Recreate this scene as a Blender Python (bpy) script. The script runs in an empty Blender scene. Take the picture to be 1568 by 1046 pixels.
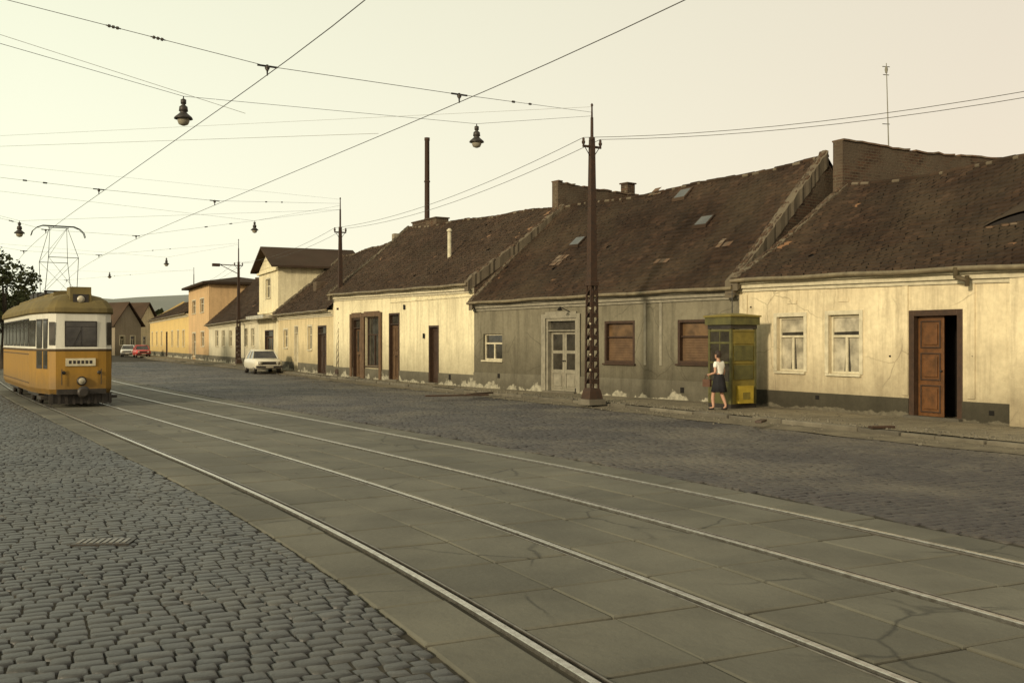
import bpy, math, random, bisect
from mathutils import Vector, Matrix
random.seed(7)
R=random.random
def ru(a,b): return a+(b-a)*random.random()
F=1524.0; CX=784.0; CY=522.5; H=1.8
SW=0.12
def W(px,py,d): return Vector(((px-CX)/F*d, d, H-(py-CY)/F*d))
col=bpy.context.scene.collection
# ---------------------------------------------------------------- materials
def nn(nt,t,**k):
    n=nt.nodes.new(t)
    for a,b in k.items(): setattr(n,a,b)
    return n
def base(name,rough=.8,spec=.3,metal=0):
    m=bpy.data.materials.new(name); m.use_nodes=True; nt=m.node_tree
    b=nt.nodes['Principled BSDF']; b.inputs['Roughness'].default_value=rough
    b.inputs['Specular IOR Level'].default_value=spec; b.inputs['Metallic'].default_value=metal
    return m,nt,b
def c4(c): return (c[0],c[1],c[2],1)
def noise(nt,scale,detail=4,vec=None,rough=.55):
    n=nn(nt,'ShaderNodeTexNoise'); n.inputs['Scale'].default_value=scale; n.inputs['Detail'].default_value=detail
    n.inputs['Roughness'].default_value=rough
    if vec: nt.links.new(vec,n.inputs['Vector'])
    return n.outputs['Fac']
def ramp(nt,fac,a,b,ca=0,cb=1):
    r=nn(nt,'ShaderNodeMapRange'); r.inputs['From Min'].default_value=a; r.inputs['From Max'].default_value=b
    r.inputs['To Min'].default_value=ca; r.inputs['To Max'].default_value=cb
    nt.links.new(fac,r.inputs['Value']); return r.outputs['Result']
def mixc(nt,fac,a,b,mode='MIX'):
    m=nn(nt,'ShaderNodeMix',data_type='RGBA',blend_type=mode)
    for s,v in ((0,fac),(6,a),(7,b)):
        if hasattr(v,'is_linked') : nt.links.new(v,m.inputs[s])
        elif s==0: m.inputs[0].default_value=v
        else: m.inputs[s].default_value=c4(v)
    return m.outputs[2]
def mth(nt,op,a,b):
    m=nn(nt,'ShaderNodeMath',operation=op)
    for i,v in enumerate((a,b)):
        if hasattr(v,'is_linked'): nt.links.new(v,m.inputs[i])
        else: m.inputs[i].default_value=v
    return m.outputs[0]
def coords(nt,sc=None):
    t=nn(nt,'ShaderNodeTexCoord').outputs['Object']
    if sc:
        mp=nn(nt,'ShaderNodeMapping'); mp.inputs['Scale'].default_value=sc; nt.links.new(t,mp.inputs['Vector']); return mp.outputs[0]
    return t
def cracks(nt,v,scale,width,thr=.5):
    vo=nn(nt,'ShaderNodeTexVoronoi',feature='DISTANCE_TO_EDGE'); vo.inputs['Scale'].default_value=scale
    n=nn(nt,'ShaderNodeTexNoise'); n.inputs['Scale'].default_value=scale*2.5; n.inputs['Detail'].default_value=4; nt.links.new(v,n.inputs['Vector'])
    w=mixc(nt,.3,v,n.outputs['Color'],'ADD'); nt.links.new(w,vo.inputs['Vector'])
    e=ramp(nt,vo.outputs['Distance'],0,width,1,0)
    return mth(nt,'MULTIPLY',e,ramp(nt,noise(nt,scale*.7,2,v),thr,thr+.08))
def bump(nt,b,h,st,dist=.02):
    n=nn(nt,'ShaderNodeBump'); n.inputs['Strength'].default_value=st; n.inputs['Distance'].default_value=dist
    nt.links.new(h,n.inputs['Height']); nt.links.new(n.outputs[0],b.inputs['Normal'])
def simple(name,c1,c2=None,scale=3,rough=.7,spec=.3,metal=0,bs=.3,bscale=None):
    m,nt,b=base(name,rough,spec,metal)
    c2=c2 or tuple(x*.7 for x in c1)
    v=coords(nt); f=ramp(nt,noise(nt,scale,4,v),.3,.7)
    nt.links.new(mixc(nt,f,c1,c2),b.inputs['Base Color'])
    if bs: bump(nt,b,noise(nt,bscale or scale*8,3,v),bs,.01)
    return m
def plaster(name,c,dirt,dirtamt=.6,peel=None,peelz=1.0,z0=SW,crk=True):
    m,nt,b=base(name,.92,.12)
    v=coords(nt); vs=coords(nt,(1.6,1.6,.13))
    f1=ramp(nt,noise(nt,.5,5,v,.62),.40,.74)
    f2=ramp(nt,noise(nt,2.2,5,vs,.7),.46,.74)
    f3=ramp(nt,noise(nt,9,3,v),.3,.8,.88,1.07)
    f4=ramp(nt,noise(nt,1.7,5,v,.7),.55,.62)
    s=nn(nt,'ShaderNodeSeparateXYZ'); nt.links.new(v,s.inputs[0]); z=s.outputs[2]
    low=ramp(nt,mth(nt,'ADD',z,mth(nt,'MULTIPLY',noise(nt,1.3,5,v),1.3)),z0+.75,z0+2.4,1,0)
    k=mixc(nt,mth(nt,'MULTIPLY',f1,dirtamt*.85),c,dirt)
    k=mixc(nt,mth(nt,'MULTIPLY',f2,dirtamt*.9),k,tuple(x*.66 for x in dirt))
    k=mixc(nt,mth(nt,'MULTIPLY',f4,.22),k,tuple(min(.78,x*1.15) for x in c))
    k=mixc(nt,mth(nt,'MULTIPLY',low,.75*dirtamt+.25),k,tuple(x*.50 for x in dirt))
    if peel:
        pf=ramp(nt,mth(nt,'ADD',noise(nt,1.5,6,v,.6),ramp(nt,z,z0,z0+peelz,.1,-.5)),.5,.54)
        k=mixc(nt,mth(nt,'MULTIPLY',pf,ramp(nt,noise(nt,7,4,v),.3,.6,.35,1)),k,peel)
    if crk: k=mixc(nt,mth(nt,'MULTIPLY',cracks(nt,v,.7,.012,.5),.55),k,tuple(x*.35 for x in dirt))
    g=nn(nt,'ShaderNodeHueSaturation'); nt.links.new(f3,g.inputs['Value']); nt.links.new(k,g.inputs['Color'])
    nt.links.new(g.outputs[0],b.inputs['Base Color'])
    bump(nt,b,mth(nt,'ADD',noise(nt,25,4,v),mth(nt,'MULTIPLY',noise(nt,3,4,v),2)),.35,.02)
    return m
def island(name,cols,rough=.75,spec=.3,nz=1.2,nzc=(.5,.5,.5),bs=.4,accent=None,acc_t=.96,bscale=30,patch=.5,crk=None,big=.35,dust=None,dusta=.6):
    m,nt,b=base(name,rough,spec)
    g=nn(nt,'ShaderNodeNewGeometry'); r=nn(nt,'ShaderNodeValToRGB')
    r.color_ramp.elements[0].color=c4(cols[0]); r.color_ramp.elements[1].color=c4(cols[-1])
    for i,c in enumerate(cols[1:-1]): r.color_ramp.elements.new((i+1)/(len(cols)-1)).color=c4(c)
    nt.links.new(g.outputs['Random Per Island'],r.inputs[0]); k=r.outputs[0]
    v=coords(nt)
    k=mixc(nt,ramp(nt,noise(nt,nz,4,v),.4,.68,0,patch),k,nzc)
    k=mixc(nt,ramp(nt,noise(nt,.25,4,v,.6),.38,.66,0,big),k,tuple(x*.5 for x in cols[0]))
    if dust:
        vd=nn(nt,'ShaderNodeVectorMath',operation='ADD'); nt.links.new(v,vd.inputs[0]); vd.inputs[1].default_value=(31,17,5)
        k=mixc(nt,ramp(nt,noise(nt,.42,6,vd.outputs[0],.65),.46,.66,0,dusta),k,dust)
    if accent:
        a=mth(nt,'GREATER_THAN',mth(nt,'ADD',g.outputs['Random Per Island'],ramp(nt,noise(nt,.6,3,v),.4,.75,-.12,.06)),acc_t)
        k=mixc(nt,a,k,accent)
    if crk: k=mixc(nt,mth(nt,'MULTIPLY',cracks(nt,v,crk,.02),.8),k,tuple(x*.3 for x in cols[0]))
    nt.links.new(k,b.inputs['Base Color'])
    bump(nt,b,noise(nt,bscale,4,v),bs,.01)
    return m
# ---------------------------------------------------------------- mesh builder
class Fr:
    def __init__(s,O,U):
        s.O=Vector((O[0],O[1],O[2] if len(O)>2 else 0)); s.U=Vector((U[0],U[1],0)).normalized()
        s.N=Vector((s.U.y,-s.U.x,0))
    def p(s,u,n,z): return s.O+s.U*u+s.N*n+Vector((0,0,z))
class MB:
    def __init__(s): s.v=[];s.f=[];s.m=[];s.sm=[]
    def face(s,pts,m=0,smooth=False):
        i=len(s.v); s.v+= [tuple(p) for p in pts]; s.f.append(tuple(range(i,i+len(pts)))); s.m.append(m); s.sm.append(smooth)
    def hexa(s,P,m=0):
        i=len(s.v); s.v+=[tuple(p) for p in P]
        for q in ((0,1,2,3),(7,6,5,4),(0,4,5,1),(1,5,6,2),(2,6,7,3),(3,7,4,0)):
            s.f.append(tuple(i+k for k in q)); s.m.append(m); s.sm.append(False)
    def box(s,fr,u0,u1,n0,n1,z0,z1,m=0):
        s.hexa([fr.p(u0,n0,z0),fr.p(u1,n0,z0),fr.p(u1,n1,z0),fr.p(u0,n1,z0),fr.p(u0,n0,z1),fr.p(u1,n0,z1),fr.p(u1,n1,z1),fr.p(u0,n1,z1)],m)
    def rings(s,rs,m=0,closed=True,caps=True,smooth=True,mats=None):
        i=len(s.v); k=len(rs[0])
        for r in rs: s.v+=[tuple(p) for p in r]
        for a in range(len(rs)-1):
            for b in range(k if closed else k-1):
                c=(b+1)%k
                s.f.append((i+a*k+b,i+a*k+c,i+(a+1)*k+c,i+(a+1)*k+b)); s.m.append(mats[a] if mats else m); s.sm.append(smooth)
        if caps:
            for o,mm in ((0,mats[0] if mats else m),((len(rs)-1)*k,mats[-1] if mats else m)):
                s.f.append(tuple(i+o+b for b in range(k))); s.m.append(mm); s.sm.append(False)
    def cyl(s,a,b,r0,r1=None,m=0,n=8,caps=True):
        a=Vector(a);b=Vector(b); r1=r0 if r1 is None else r1
        d=(b-a).normalized(); x=d.orthogonal().normalized(); y=d.cross(x)
        rs=[[p+x*r*math.cos(t*2*math.pi/n)+y*r*math.sin(t*2*math.pi/n) for t in range(n)] for p,r in ((a,r0),(b,r1))]
        s.rings(rs,m,caps=caps)
    def lathe(s,c,prof,m=0,n=14,axis=None):
        c=Vector(c); d=(axis or Vector((0,0,1))).normalized(); x=d.orthogonal().normalized(); y=d.cross(x)
        s.rings([[c+d*z+x*r*math.cos(t*2*math.pi/n)+y*r*math.sin(t*2*math.pi/n) for t in range(n)] for r,z in prof],m)
    def obj(s,name,mats,parent=None,bevel=0):
        me=bpy.data.meshes.new(name); me.from_pydata(s.v,[],s.f)
        for mm in mats: me.materials.append(mm)
        me.polygons.foreach_set('material_index',s.m); me.polygons.foreach_set('use_smooth',s.sm); me.update()
        o=bpy.data.objects.new(name,me); col.objects.link(o)
        if parent: o.parent=parent
        if bevel:
            b=o.modifiers.new('b','BEVEL'); b.width=bevel; b.segments=2; b.limit_method='ANGLE'
        return o
def empty(name):
    e=bpy.data.objects.new(name,None); col.objects.link(e); return e
def tube(name,pts,r,mat,parent=None):
    cu=bpy.data.curves.new(name,'CURVE'); cu.dimensions='3D'; cu.bevel_depth=r; cu.bevel_resolution=1
    for pl in pts:
        sp=cu.splines.new('POLY'); sp.points.add(len(pl)-1)
        for i,p in enumerate(pl): sp.points[i].co=(p[0],p[1],p[2],1)
    cu.materials.append(mat); o=bpy.data.objects.new(name,cu); col.objects.link(o)
    if parent: o.parent=parent
    return o
def sagline(a,b,s,n=16):
    a=Vector(a);b=Vector(b); return [a.lerp(b,i/n)-Vector((0,0,4*s*(i/n)*(1-i/n))) for i in range(n+1)]

# ---------------------------------------------------------------- palette
M={}
M['tile']=island('roof_tiles',[(.028,.019,.014),(.056,.034,.022),(.036,.024,.017),(.078,.047,.030)],.92,.08,nz=.8,nzc=(.042,.033,.023),accent=(.20,.11,.06),acc_t=.988,patch=.6,big=.55,dust=(.072,.054,.034),dusta=.45)
M['tile2']=island('roof_tiles_worn',[(.042,.028,.019),(.070,.045,.029),(.036,.025,.018),(.09,.058,.038)],.92,.08,nz=.8,nzc=(.055,.042,.028),accent=(.2,.12,.07),acc_t=.988,patch=.6,big=.45)
M['rubble']=island('parapet_rubble',[(.12,.07,.042),(.17,.11,.07),(.075,.052,.036),(.21,.165,.115)],.95,.1,nz=3,nzc=(.14,.11,.078))
M['mortar']=island('ridge_mortar',[(.17,.14,.095),(.11,.09,.062),(.22,.185,.13)],.95,.1,nz=3,nzc=(.08,.062,.045))
M['under']=simple('roof_underlay',(.02,.015,.012))
def brickmat():
    m,nt,b=base('old_brick',.95,.1); v=coords(nt)
    br=nn(nt,'ShaderNodeTexBrick'); br.inputs['Scale'].default_value=1; br.inputs['Brick Width'].default_value=.30; br.inputs['Row Height'].default_value=.085
    br.inputs['Mortar Size'].default_value=.010; br.inputs['Color1'].default_value=(.085,.048,.030,1); br.inputs['Color2'].default_value=(.045,.030,.021,1); br.inputs['Mortar'].default_value=(.11,.09,.06,1)
    s=nn(nt,'ShaderNodeSeparateXYZ'); nt.links.new(v,s.inputs[0]); c=nn(nt,'ShaderNodeCombineXYZ')
    nt.links.new(mth(nt,'ADD',s.outputs[0],s.outputs[1]),c.inputs[0]); nt.links.new(s.outputs[2],c.inputs[1]); nt.links.new(c.outputs[0],br.inputs['Vector'])
    k=mixc(nt,ramp(nt,noise(nt,1.0,6,v,.65),.42,.62,0,.85),br.outputs['Color'],(.12,.095,.065))
    k=mixc(nt,ramp(nt,noise(nt,.5,5,v),.45,.7,0,.6),k,(.05,.036,.026))
    nt.links.new(k,b.inputs['Base Color']); bump(nt,b,mth(nt,'ADD',br.outputs['Fac'],noise(nt,12,4,v)),.6,.03); return m
M['brick']=brickmat()
M['cream']=plaster('cream_plaster',(.70,.60,.39),(.40,.325,.205),.82)
M['grey']=plaster('grey_plaster',(.19,.17,.118),(.115,.102,.071),.85,peel=(.29,.265,.195),peelz=1.0)
M['pale']=plaster('pale_yellow_plaster',(.72,.64,.42),(.46,.40,.255),.78)
M['cream2']=plaster('ochre_cream_plaster',(.62,.51,.30),(.42,.345,.2),.7,crk=False)
M['white']=plaster('offwhite_plaster',(.62,.56,.40),(.42,.38,.27),.7,crk=False)
M['orange']=plaster('orange_plaster',(.55,.37,.19),(.40,.28,.15),.6,crk=False)
M['yellow']=plaster('yellow_plaster',(.62,.45,.18),(.47,.345,.16),.6,crk=False)
M['tan']=plaster('tan_plaster',(.25,.21,.15),(.18,.15,.10),.5,crk=False)
M['plinth']=plaster('grey_plinth',(.095,.085,.058),(.066,.058,.041),.7,peel=(.125,.11,.078),peelz=.3,crk=False)
M['plinth2']=plaster('peeling_plinth',(.24,.22,.16),(.14,.125,.09),.8,peel=(.34,.315,.235),peelz=.8,crk=False)
M['trim']=simple('cream_paint',(.56,.50,.35),(.38,.34,.23),6,.6)
M['trimgrey']=simple('grey_paint',(.25,.225,.165),(.16,.145,.105),6,.6)
M['brown']=simple('brown_paint',(.055,.030,.017),(.032,.019,.012),8,.5)
M['wood']=simple('varnished_wood',(.13,.055,.018),(.065,.030,.011),6,.4)
M['shutter']=simple('roller_shutter',(.13,.078,.04),(.08,.047,.025),4,.6)
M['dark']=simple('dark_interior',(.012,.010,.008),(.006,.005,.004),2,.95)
def glass(name,c,rough=.08):
    m,nt,b=base(name,rough,.6); v=coords(nt)
    nt.links.new(mixc(nt,ramp(nt,noise(nt,3,3,v),.35,.65),c,tuple(x*.45 for x in c)),b.inputs['Base Color']); bump(nt,b,noise(nt,2,2,v),.1,.02); return m
M['glass']=glass('window_glass',(.05,.045,.035)); M['curtain']=glass('curtained_glass',(.48,.43,.31),.2)
M['blind']=glass('blind_behind_glass',(.15,.088,.04),.3)
M['gutter']=simple('zinc_gutter',(.20,.165,.10),(.11,.085,.05),4,.6,.4,.2)
M['iron']=simple('rusty_painted_iron',(.032,.022,.016),(.055,.03,.018),9,.7,.2)
M['steel']=simple('dark_steel',(.03,.026,.022),(.05,.042,.034),6,.5,.4,.4)
M['wire']=simple('wire_metal',(.07,.065,.055),None,3,.6,bs=0)
M['wirelt']=simple('wire_worn',(.20,.19,.15),None,3,.6,bs=0)
M['rail']=simple('rail_steel',(.60,.58,.52),(.34,.31,.26),14,.3,.5,.9,.15)
M['raildull']=simple('rail_steel_dull',(.20,.18,.15),(.11,.095,.08),10,.4,.5,.7,.2)
M['sett']=island('setts_granite',[(.032,.033,.032),(.050,.050,.047),(.026,.026,.025),(.066,.065,.059)],.47,.5,nz=1.6,nzc=(.044,.042,.036),bs=.55,bscale=40,patch=.55,dust=(.066,.061,.048),dusta=.4)
M['sett2']=island('setts_tarred',[(.040,.035,.032),(.054,.047,.042),(.034,.030,.028),(.068,.060,.052)],.6,.4,nz=.8,nzc=(.038,.031,.030),bs=.4,bscale=36,patch=.7,dust=(.115,.10,.073),dusta=.7)
M['slab']=island('concrete_slabs',[(.092,.087,.066),(.122,.115,.086),(.082,.078,.059),(.136,.128,.096)],.78,.3,nz=1.3,nzc=(.075,.069,.051),bs=.8,bscale=16,patch=.75,crk=.8,big=.4,dust=(.145,.135,.10),dusta=.6)
M['joint']=simple('joint_dirt',(.030,.027,.021),(.058,.051,.038),1.2,.95,.1)
def walkmat():
    m,nt,b=base('pavement_surface',.92,.15); v=coords(nt)
    k=mixc(nt,ramp(nt,noise(nt,.5,6,v),.35,.65),(.22,.185,.125),(.135,.115,.08))
    k=mixc(nt,ramp(nt,noise(nt,4,6,v,.7),.5,.7,0,.7),k,(.09,.074,.052))
    k=mixc(nt,ramp(nt,noise(nt,30,3,v),.6,.75,0,.5),k,(.28,.24,.17))
    k=mixc(nt,mth(nt,'MULTIPLY',cracks(nt,v,.9,.02,.42),.8),k,(.04,.034,.025))
    nt.links.new(k,b.inputs['Base Color']); bump(nt,b,mth(nt,'ADD',noise(nt,6,6,v),noise(nt,40,3,v)),.8,.03); return m
M['walk']=walkmat()
M['kerb']=island('kerb_stone',[(.12,.105,.075),(.17,.15,.11),(.085,.076,.058)],.85,.25,nz=3,nzc=(.06,.05,.036))
M['sand']=simple('gutter_sand',(.17,.145,.10),(.095,.08,.058),2.5,.95,.1,0,.8,20)
M['soil']=simple('ground_soil',(.09,.08,.05),(.06,.065,.03),.2,.95,.1)
M['opal']=simple('lamp_glass',(.30,.27,.2),None,3,.2,.5,bs=0)

# ---------------------------------------------------------------- street alignment (rail 2 = reference)
def slope(y):
    t=[(-10,.46),(5,.47),(7,.485),(10,.55),(13,.605),(16,.625),(28,.625),(45,.56),(60,.49),(200,.48)]
    for (a,p),(b,q) in zip(t,t[1:]):
        if y<=b: return p+(q-p)*max(0,(y-a)/(b-a))
    return .48
x,y=2.11,5.23; dy=.1
pts=[(x,y)]
while y>-4: y-=dy; x+=slope(y)*dy; pts.insert(0,(x,y))
x,y=2.11,5.23
while y<190: x-=slope(y)*dy; y+=dy; pts.append((x,y))
S=[0]
for a,b in zip(pts,pts[1:]): S.append(S[-1]+math.hypot(b[0]-a[0],b[1]-a[1]))
def C(s,off,z=0):
    i=max(0,min(len(S)-2,bisect.bisect(S,s)-1)); t=(s-S[i])/(S[i+1]-S[i])
    px=pts[i][0]+(pts[i+1][0]-pts[i][0])*t; py=pts[i][1]+(pts[i+1][1]-pts[i][1])*t
    m=slope(py); k=math.hypot(1,m)
    return Vector((px+off/k,py+off*m/k,z))
kerbpts=[(18.5,-2),(14.2,6),(11.4,11),(8.5,16.5),(5.66,21.8),(2.13,28.3),(-3.1,37.2),(-11.9,54),(-19,68),(-28.6,86),(-34.8,98),(-47,123),(-75,185)]
def kerbx(y):
    for (a,b),(c,d) in zip(kerbpts,kerbpts[1:]):
        if y<=d: return a+(c-a)*(y-b)/(d-b)
    return kerbpts[-1][0]

# ---------------------------------------------------------------- ground, road
mb=MB(); mb.face([(-900,-300,-.06),(900,-300,-.06),(900,1500,-.06),(-900,1500,-.06)])
mb.obj('ground',[M['soil']])
mb=MB()
s=0
while s<200:
    a=C(s,-14,-.022); b=C(s+2,-14,-.022)
    c=Vector((kerbx(b.y+6)+.05,b.y+6,-.022)); d=Vector((kerbx(a.y+6)+.05,a.y+6,-.022))
    mb.face([a,b,c,d]); s+=2
mb.obj('road',[M['joint']])
def setts(name,mat,o0,o1fn,smax,smin=0,ht=1.0):
    mb=MB(); s=smin; v=mb.v;f=mb.f
    while s<smax:
        far=s>44
        w=ru(.105,.15) if not far else ru(.25,.3); o=o0+ru(0,.12)
        while True:
            l=(ru(.12,.215) if R()<.85 else ru(.09,.13)) if not far else ru(.3,.45)
            last=o1fn(s)
            if o+l>last:
                if last-o>.06: l=last-o
                else: break
            g=ru(.003,.007); und=.008*math.sin(s*1.9+o*.7)*math.sin(o*2.3+s*.31)
            gz=(ru(-.004,.004) if R()>.03 else -.009)*ht+und-.004
            sk=ru(-.010,.010); sk2=ru(-.008,.008)
            ring=[(s+g+sk,o+g+sk2),(s+w-g+sk,o+g-sk2),(s+w-g-sk,o+l-g),(s+g-sk,o+l-g)]
            i=len(v); cs=s+w/2; co=o+l/2
            tl=[ru(-.003,.003)*ht for _ in range(4)]
            for fac,z in ((1,-.026),(.95,-.006*ht),(.72,.002*ht)):
                for q,(a,b) in enumerate(ring):
                    v.append(tuple(C(cs+(a-cs)*fac,co+(b-co)*fac,z+(gz+tl[q] if z>-.02 else 0))))
            for r in (0,4):
                for q in range(4):
                    q2=(q+1)%4; f.append((i+r+q,i+r+q2,i+r+4+q2,i+r+4+q)); mb.m.append(0); mb.sm.append(True)
            f.append((i+8,i+9,i+10,i+11)); mb.m.append(0); mb.sm.append(True)
            o+=l
            if o>=last-.01: break
        s+=w
    return mb.obj(name,[mat])
setts('cobblestone_paving',M['sett'],-11,lambda s:-2.085,80,3)
def o1(s):
    lo,hi=4,22
    for _ in range(12):
        m=(lo+hi)/2; q=C(s,m)
        if q.x>kerbx(q.y)-.1: hi=m
        else: lo=m
    return lo
_c={}
def o1c(s):
    k=int(s*2)
    if k not in _c: _c[k]=o1(k/2)
    return _c[k]
setts('cobblestone_carriageway',M['sett2'],3.66,o1c,100,3,.85)
mb=MB()
for o0,o1_,ln in ((-2.07,-1.58,.95),(-1.42,-.75,.95),(-.75,-.06,.95),(.1,.77,1.2),(.79,1.44,1.2),(1.60,2.27,.95),(2.27,2.95,.95),(3.12,3.63,.95)):
    if o0 not in (-.75,2.27): st0=2+ru(0,.5); seq=[ln*ru(.94,1.06) for _ in range(260)]
    s=st0; q_=0
    while s<150 and q_<258:
        l=seq[q_]; q_+=1; g=ru(.010,.020); go=.004 if o0 in(-.75,2.27) or o1_ in(-.75,2.27) else 0
        z=ru(-.006,.001); t=[ru(-.003,.003) for _ in range(4)]
        jit=[(ru(-.010,.010),ru(-.006,.006)) for _ in range(4)]
        i=len(mb.v)
        A=[(s+g,o0+go),(s+l-g,o0+go),(s+l-g,o1_-go),(s+g,o1_-go)]
        cs,co=s+l/2,(o0+o1_)/2
        for sh,zz in ((0,-.05),(0,-.010),(.016,0)):
            for q,(a,b) in enumerate(A):
                a2=a+(sh if a<cs else -sh)+jit[q][0]; b2=b+(sh if b<co else -sh)+jit[q][1]*(1 if zz==0 else 0)
                mb.v.append(tuple(C(a2,b2,zz+z+(t[q] if zz>-.04 else 0))))
        for r in (0,4):
            for q in range(4):
                q2=(q+1)%4; mb.f.append((i+r+q,i+r+q2,i+r+4+q2,i+r+4+q)); mb.m.append(0); mb.sm.append(False)
        mb.f.append((i+8,i+9,i+10,i+11)); mb.m.append(0); mb.sm.append(False)
        s+=l
mb.obj('concrete_track_slabs',[M['slab']])
for k,offs in enumerate(((-1.5,0),(1.52,3.04))):
    e=empty('tram_track')
    for j,o in enumerate(offs):
        for (a,b,z,nm,mt) in ((-.030,.024,.009,'rail_head','rail'),(.070,.086,.005,'rail_lip','raildull')):
            sg=-1 if j==1 else 1
            a2,b2=sorted((o+a*sg,o+b*sg))
            mb=MB(); rs=[]
            s=1.5
            while s<170:
                rs.append([C(s,a2,-.05),C(s,a2,z-.004),C(s,a2+.005,z),C(s,b2-.005,z),C(s,b2,z-.004),C(s,b2,-.05)]); s+=.5
            mb.rings(rs,0,closed=False,caps=False,smooth=False); mb.obj(nm,[M[mt]],e)
mb=MB()
yy=-2
while yy<184:
    a,b=yy,yy+1
    mb.face([(kerbx(a)+.12,a,SW-.005),(kerbx(b)+.12,b,SW-.005),(kerbx(b)+30,b+16,SW-.005),(kerbx(a)+30,a+16,SW-.005)]); yy+=1
mb.obj('pavement',[M['walk']])
mb=MB(); yy=2
while yy<180:
    l=ru(.6,1.1); j=ru(-.03,.03); h=ru(-.035,.015)
    A=Vector((kerbx(yy)+j,yy,0)); B=Vector((kerbx(yy+l)+j,yy+l,0))
    fr=Fr(B,A-B); L=(B-A).length; mb.box(fr,.012,L-.012,-.2,.0,-.05,SW+h)
    yy+=l
mb.obj('kerb',[M['kerb']],bevel=.025)
mb=MB(); yy=2; wl=.3
prev=None
while yy<120:
    wl=max(.08,min(.9,wl+ru(-.14,.14)))
    k=kerbx(yy); q=[Vector((k-.01,yy,.026)),Vector((k-.01-wl*.86,yy-wl*.5,.006))]
    if prev: mb.face([prev[0],q[0],q[1],prev[1]])
    prev=q; yy+=.35
mb.obj('gutter_dirt',[M['sand']])
mb=MB()
for _ in range(1500):
    yy=ru(12,60) if R()<.6 else ru(12,34); k=kerbx(yy)+random.gauss(.1,.5); r=ru(.008,.04)
    z=(SW if k>kerbx(yy) else .012)
    P=[Vector((k+math.cos(t)*r*ru(.7,1.3),yy+math.sin(t)*r*ru(.7,1.3),z-.005)) for t in [i*math.pi/2.5 for i in range(5)]]
    mb.rings([P,[p*.6+Vector((k,yy,0))*.4+Vector((0,0,r*.8+z*.4)) for p in P]],0,smooth=False)
mb.obj('loose_stones',[M['kerb']])
mb=MB()
for px,py,l,a in ((700,606,2.0,.3),(735,603,1.2,.9),(1350,655,.5,.2),(1165,646,.5,1.1)):
    d=F*(H-SW)/(py-CY) ; q=W(px,CY,d); fr=Fr((q.x,q.y,SW),(math.cos(a),math.sin(a))); mb.box(fr,-l/2,l/2,-.07,.07,.0,.05,0)
mb.obj('loose_planks',[M['brown']],bevel=.008)
mb=MB(); p=W(160,830,H*F/(830-CY)); dfr=Fr((p.x-.26,p.y,0),(1,.1))
mb.box(dfr,0,.5,-.14,.14,-.02,.010,0)
for i in range(8): mb.box(dfr,.035+i*.056,.068+i*.056,-.1,.1,.010,.016,1)
mb.obj('drain_cover',[M['steel'],M['raildull']])

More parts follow.
